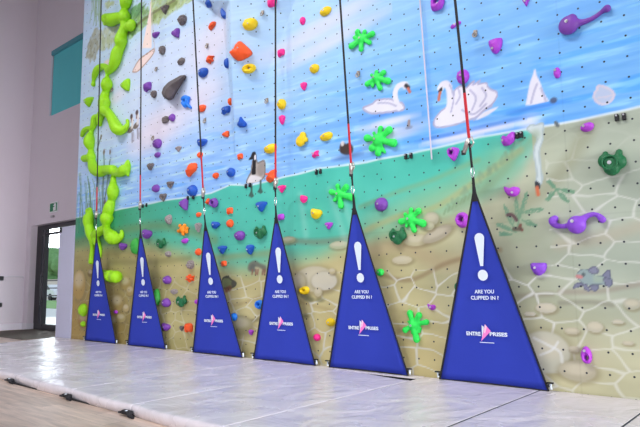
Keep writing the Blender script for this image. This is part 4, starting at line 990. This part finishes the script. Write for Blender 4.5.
# glass guard by the left wall
gp=empty('wall_guard',(LX+.06,4.9,FL)); tag(gp,'clear guard sheet with two black brackets low on the left wall','guard')
gm=bpy.data.materials.new('guard_clear'); gm.use_nodes=True; g=gm.node_tree.nodes['Principled BSDF']; g.inputs['Base Color'].default_value=(.93,.92,.95,1); g.inputs['Roughness'].default_value=.25; g.inputs['Alpha'].default_value=.16
bm=boxb(-.004,.004,-1.6,1.93,.19,1.45,.002,1); obj('guard_sheet',bm,gm,gp)
bm=boxb(-.007,.007,-1.6,1.93,1.445,1.465,.002,1); obj('top_strip',bm,BB,gp)
for zz_ in (.69,1.40): obj('bracket',boxb(-.06,.05,1.22,1.38,zz_-.06,zz_+.06,.01),BLK,gp)

# ------------------------------------------------------------------ mats
vm_=bpy.data.materials.new('mat_vinyl'); vm_.use_nodes=True; nt=vm_.node_tree; N=nt.nodes; Lk=nt.links; bs=N['Principled BSDF']; bs.inputs['Base Color'].default_value=lin((230,224,230))+(1,); bs.inputs['Roughness'].default_value=.30; bs.inputs['Specular IOR Level'].default_value=.5
tc=N.new('ShaderNodeTexCoord'); n1=N.new('ShaderNodeTexNoise'); n1.inputs['Scale'].default_value=1.6; n1.inputs['Detail'].default_value=5; n1.inputs['Distortion'].default_value=1.2; Lk.new(tc.outputs['Object'],n1.inputs['Vector'])
n2=N.new('ShaderNodeTexNoise'); n2.inputs['Scale'].default_value=7; n2.inputs['Detail'].default_value=3; n2.inputs['Distortion'].default_value=.6; Lk.new(tc.outputs['Object'],n2.inputs['Vector'])
ad=N.new('ShaderNodeMath'); ad.operation='MULTIPLY_ADD'; ad.inputs[1].default_value=.25; Lk.new(n2.outputs['Fac'],ad.inputs[0]); Lk.new(n1.outputs['Fac'],ad.inputs[2])
bp=N.new('ShaderNodeBump'); bp.inputs['Strength'].default_value=.55; bp.inputs['Distance'].default_value=.06; Lk.new(ad.outputs[0],bp.inputs['Height']); Lk.new(bp.outputs[0],bs.inputs['Normal'])
mr=N.new('ShaderNodeMapRange'); mr.inputs['To Min'].default_value=.18; mr.inputs['To Max'].default_value=.36; Lk.new(n1.outputs['Fac'],mr.inputs['Value']); Lk.new(mr.outputs[0],bs.inputs['Roughness'])
MX=[1.4,-.0,-1.18,-2.15,-3.45,-4.72,-5.94,-7.5,-9.0,-10.4,-11.9]
FY=lambda x: 2.86+.0*x+.035*max(0,-x-4.3)
def mk_mat(xa,xb,last,i):
    """one crash mat between x=xb (left) and x=xa (right)"""
    bm=bmesh.new(); NX,NY=26,46; g=.005 if i<4 else .0015; rows=[]
    ts=[0,.004,.012,.03]+[.03+(.94)*k/(NX-7) for k in range(1,NX-7)]+[.97,.988,.996,1]
    ss=[0,.003,.008,.018]+[.018+.964*k/(NY-7) for k in range(1,NY-7)]+[.982,.992,.997,1]
    for s in ss:
        row=[]
        for t in ts:
            xl=xb; 
            y0=FY(xb+(xa-xb)*t)+.02*math.sin(t*PI)*-1; yb=DW-.012
            if i==4: yb-=.14+.17*float(sstep(.15,1,np.float64(t)))  # the back edge pulls away from the wall here
            y=y0+(yb-y0)*s
            if last: xl=xb-.95*max(0,(y-3.)/2.75)+.45
            x=(xl+g)+(xa-g-xl-g)*t
            w=abs(xa-xl); ex=min(t,1-t)*w; ey=min(s,1-s)*(yb-y0); drop=0
            for ed,R in ((ex,.0015 if i<4 else .006),(ey,.03)):
                if ed<R: drop=max(drop,R-math.sqrt(max(0,R*R-(R-ed)**2)))
            ed=min(ex,ey)
            wr=.009*mnoise.noise(Vector((x*1.5,y*2.2,i)))+.004*mnoise.noise(Vector((x*4+y*2,y*1.2,i*3.)))
            z=MT-.004-drop+wr*min(1,ed/.12)
            if s==ss[0] or s==ss[-1] or t==0 or t==1: z=MT-.035
            row.append(bm.verts.new((x,y,z)))
        rows.append(row)
    nR,nC=len(rows),len(rows[0])
    for a in range(nR-1):
        for b in range(nC-1): bm.faces.new((rows[a][b],rows[a][b+1],rows[a+1][b+1],rows[a+1][b]))
    loop=rows[0]+[r[-1] for r in rows[1:]]+rows[-1][-2::-1]+[r[0] for r in rows[-2:0:-1]]
    low=[bm.verts.new((v.co.x,v.co.y+(.012 if v.co.y<3.3 else 0),FL+.004)) for v in loop]
    for a in range(len(loop)):
        b=(a+1)%len(loop); bm.faces.new((loop[a],low[a],low[b],loop[b]))
    bm.faces.new(low[::-1]); bmesh.ops.recalc_face_normals(bm,faces=bm.faces)
    cx=(xa+xb)/2
    for v in bm.verts: v.co-=Vector((cx,4.3,FL))
    o=obj('crash_mat',bm,vm_,None,(cx,4.3,FL+.0),True); return o
ML=['at the right edge of the photo, beyond the last dark seam','between the two dark seams right of the largest barrier','in front of the largest barrier','in front of the gap between fifth and largest barrier','with the dark gap at its back, before the fifth barrier','before the fourth barrier, its front strap nearest','before the third barrier','before the second barrier','before the first barrier','leftmost, ending at the upright pad']
for i in range(10):
    xa,xb=MX[i],MX[i+1]
    if i==0: continue
    o=mk_mat(xa,xb,i==9,i); tag(o,'grey-white vinyl crash mat '+ML[i],'crash mat','row of crash mats')
    bm=boxb(-abs(xa-xb)/2+.03,abs(xa-xb)/2-.03,-1.40+FY(xa)-2.88,-1.30+FY(xa)-2.88,0,.014); b=obj('base_strip',bm,EDGE,o)
    b['label']='black underside'
    if i==2:
        hw=abs(xa-xb)/2; bm=bmesh.new(); box(bm,-hw-.005,-hw+.004,FY(xa)-4.3+.03,5.74-4.3,.02,.0965); box(bm,hw-.004,hw+.005,FY(xa)-4.3+.03,5.74-4.3,.02,.0965); b=obj('seam_strip',bm,mat('seam_dark',(60,66,78),.8),o); b['label']='dark seam strip'
    if i in(4,5,6):
        lx=xb-(xa+xb)/2; yy=FY(xb)-4.3
        bm=boxb(lx-.09,lx+.05,yy-.045,yy+.01,.012,.05,.012); box(bm,lx-.12,lx-.05,yy-.05,yy-.02,.02,.035); tube(bm,[(lx,yy-.03,.04),(lx+.07,yy-.06,.02),(lx+.13,yy-.05,.01)],.012,8)
        b=obj('strap_buckle',bm,EDGE,o); b['label']='black strap and buckle'
        bm=boxb(lx-.012,lx+.006,yy-.05,yy-.03,.05,.056,.002); b2=obj('buckle_loop',bm,WHT,b)
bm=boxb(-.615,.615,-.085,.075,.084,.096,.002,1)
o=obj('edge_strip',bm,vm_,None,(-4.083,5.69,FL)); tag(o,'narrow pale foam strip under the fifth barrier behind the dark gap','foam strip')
b=obj('gap_shade_block',boxb(-.61,.61,-.07,.07,0,.0845),EDGE,o); b['label']='black block standing in for the shade in the gap'  # shade of the gap put in as a black body under the strip
# upright pad
bm=boxb(-.345,.345,-.11,0,0,2.44,.025,4); o=obj('upright_pad',bm,mat('pad_grey',(196,198,222),.5,0,.03,4,.25,9),None,(-12.215,5.90,FL)); tag(o,'tall grey upright foam pad between door and climbing wall','pad')
bm=boxb(-.30,-.22,-.13,-.1,2.32,2.43,.008); b=obj('pad_strap',bm,EDGE,o)

# ------------------------------------------------------------------ outside the door
sc_=struct(obj('ground',boxb(-80,-6,7.22,60,FL-.25,FL-.03),mat('paving_pale',(232,230,224),.9,0,.05,2)))
def part(name,b,m,par,bev=0): return obj(name,boxb(*b,bev) if bev else boxb(*b),m,par)
gr=obj('lawn',boxb(-75,-24,15,23.5,FL-.03,FL+.01),mat('lawn_green',(150,190,120),.95,0,.2,3)); gr['kind']='stuff'; tag(gr,'strip of green lawn seen through the glass door','lawn')
rl=empty('metal_railing',(-20,9.2,FL)); tag(rl,'black metal railing outside the glass door','railing')
for z_ in (1.38,1.12,.86): obj('rail',boxb(-4,4,-.02,.02,z_-.02,z_+.02,.005),BLK,rl)
for x_ in (-3.9,-1.3,1.3,3.9): obj('post',boxb(x_-.03,x_+.03,-.03,.03,-.03,1.4,.005),BLK,rl)
bw=obj('brick_wall',boxb(-78,-35,27,27.4,FL-.03,.85),None); 
bmt=bpy.data.materials.new('brick_red'); bmt.use_nodes=True; nt=bmt.node_tree; br=nt.nodes.new('ShaderNodeTexBrick'); br.inputs['Scale'].default_value=4; br.inputs['Color1'].default_value=lin((196,120,100))+(1,); br.inputs['Color2'].default_value=lin((214,150,128))+(1,); br.inputs['Mortar'].default_value=lin((220,205,195))+(1,)
tc=nt.nodes.new('ShaderNodeTexCoord'); nt.links.new(tc.outputs['Object'],br.inputs['Vector']); nt.links.new(br.outputs['Color'],nt.nodes['Principled BSDF'].inputs['Base Color']); bw.data.materials.append(bmt); tag(bw,'low red brick wall outside behind the lawn','wall')
ca=empty('car',(-54.6,24.8,FL-.03)); tag(ca,'white parked car outside in front of the brick wall','car')
CWm=mat('car_white',(240,240,244),.25,0)
bm=bmesh.new(); prof=[(-2.1,.3),(-2.1,.75),(-1.9,.95),(-1.2,1.0),(-.6,1.45),(.9,1.45),(1.5,1.0),(2.0,.9),(2.15,.6),(2.15,.3)]
f0=[bm.verts.new((x,-.85,z)) for x,z in prof]; f1=[bm.verts.new((x,.85,z)) for x,z in prof]; bm.faces.new(f0); bm.faces.new(f1[::-1])
for a in range(len(prof)): b=(a+1)%len(prof); bm.faces.new((f0[a],f1[a],f1[b],f0[b]))
bmesh.ops.recalc_face_normals(bm,faces=bm.faces); bmesh.ops.bevel(bm,geom=list(bm.edges),offset=.05,segments=2,affect='EDGES'); obj('body',bm,CWm,ca)
for s in (-1,1):
    bm=flatpoly([(-1.0,1.0),(-.55,1.36),(.85,1.36),(1.3,1.0)],-.862*1); 
    if s>0: bmesh.ops.rotate(bm,verts=bm.verts,cent=(0,0,0),matrix=Matrix.Rotation(PI,3,'Z'))
    obj('car_window',bm,mat('dark_glass',(36,48,60)),ca)
for x_ in (-1.35,1.4):
    for y_ in (-.8,.8):
        bm=bmesh.new(); bmesh.ops.create_cone(bm,cap_ends=True,segments=20,radius1=.32,radius2=.32,depth=.2,matrix=Matrix.Translation((x_,y_,.32))@Matrix.Rotation(PI/2,4,'X')); obj('wheel',bm,EDGE,ca)
rt_=random.Random(3)
tri=0
for x_,y_,h_ in [(-66,30.5,6.0),(-61.6,30,5.0),(-57.2,30.5,5.6),(-70.4,31,5.4),(-52.8,30,4.6)]:
    t_=empty('tree',(x_,y_,FL-.03)); tag(t_,['tallest bushy tree outside seen through the door glass','bushy tree behind the parked car outside','bushy tree right of the one behind the car, outside','farthest bushy tree outside, left of the tallest','shortest bushy tree outside behind the brick wall'][tri],'tree','trees outside the door'); tri+=1
    bm=bmesh.new(); tube(bm,[(0,0,0),(.05,0,h_*.5)],[.18,.1],8); obj('trunk',bm,mat('bark',(96,80,64),.9),t_)
    bm=bmesh.new()
    for k in range(9):
        ball(bm,Vector((rt_.uniform(-1.0,1.0),rt_.uniform(-1,1),h_*rt_.uniform(.25,.8))),rt_.uniform(.8,1.15),3)
    for v in bm.verts: v.co+=v.co.normalized()*mnoise.noise(v.co*2.3)*.35
    obj('crown',bm,mat('foliage_green',(120,164,104),.9,0,.35,3,.8,8),t_,None,True)

# ------------------------------------------------------------------ light
wd=bpy.data.worlds.new('world'); sc.world=wd; wd.use_nodes=True; nt=wd.node_tree; bg=nt.nodes['Background']
tc=nt.nodes.new('ShaderNodeTexCoord'); sx=nt.nodes.new('ShaderNodeSeparateXYZ'); nt.links.new(tc.outputs['Generated'],sx.inputs[0])
cr=nt.nodes.new('ShaderNodeValToRGB'); nt.links.new(sx.outputs['Z'],cr.inputs[0]); cr.color_ramp.elements[0].color=(.95,.96,1,1); cr.color_ramp.elements[1].color=(.62,.78,1,1)
nt.links.new(cr.outputs[0],bg.inputs['Color']); bg.inputs['Strength'].default_value=.85
def area(name,loc,target,sx_,sy_,e,c=(1,1,1),spread=180):
    l=bpy.data.lights.new(name,'AREA'); l.shape='RECTANGLE'; l.size=sx_; l.size_y=sy_; l.energy=e; l.color=c; l.spread=R_(spread)
    o=bpy.data.objects.new(name,l); col.objects.link(o); o.location=loc; o.rotation_euler=(Vector(target)-Vector(loc)).to_track_quat('-Z','Y').to_euler(); return o
area('ceiling_lamp',(-10.5,.5,8.8),(-8.6,5.8,2.6),2.2,1,78,(1,.98,.97),80)
area('ceiling_lamp',(-6.5,.3,8.8),(-5,5.8,1.8),2.2,1,88,(1,.98,.97),85)
area('ceiling_lamp',(-3,0,8.8),(-1.5,5.8,1.2),2.2,1,86,(1,.98,.97),85)
area('daylight_fill',(-1,-8.8,1.8),(-5,5,.4),18,4.5,150,(.95,.96,1),150)
area('daylight_fill',(13.8,-1,1.2),(-16,3,-3.5),10,4,420,(.97,.95,1),50)  # added fill from the unseen right side, brightens the lower left wall
area('door_daylight',(-22,12,3.5),(-14.5,6.5,-.2),5,4,500,(.9,.95,1),160)
vs=sc.view_settings; sc.display_settings.display_device='sRGB'; vs.view_transform='Standard'; vs.look='None'; vs.gamma=1; vs.exposure=0.18; vs.use_curve_mapping=False
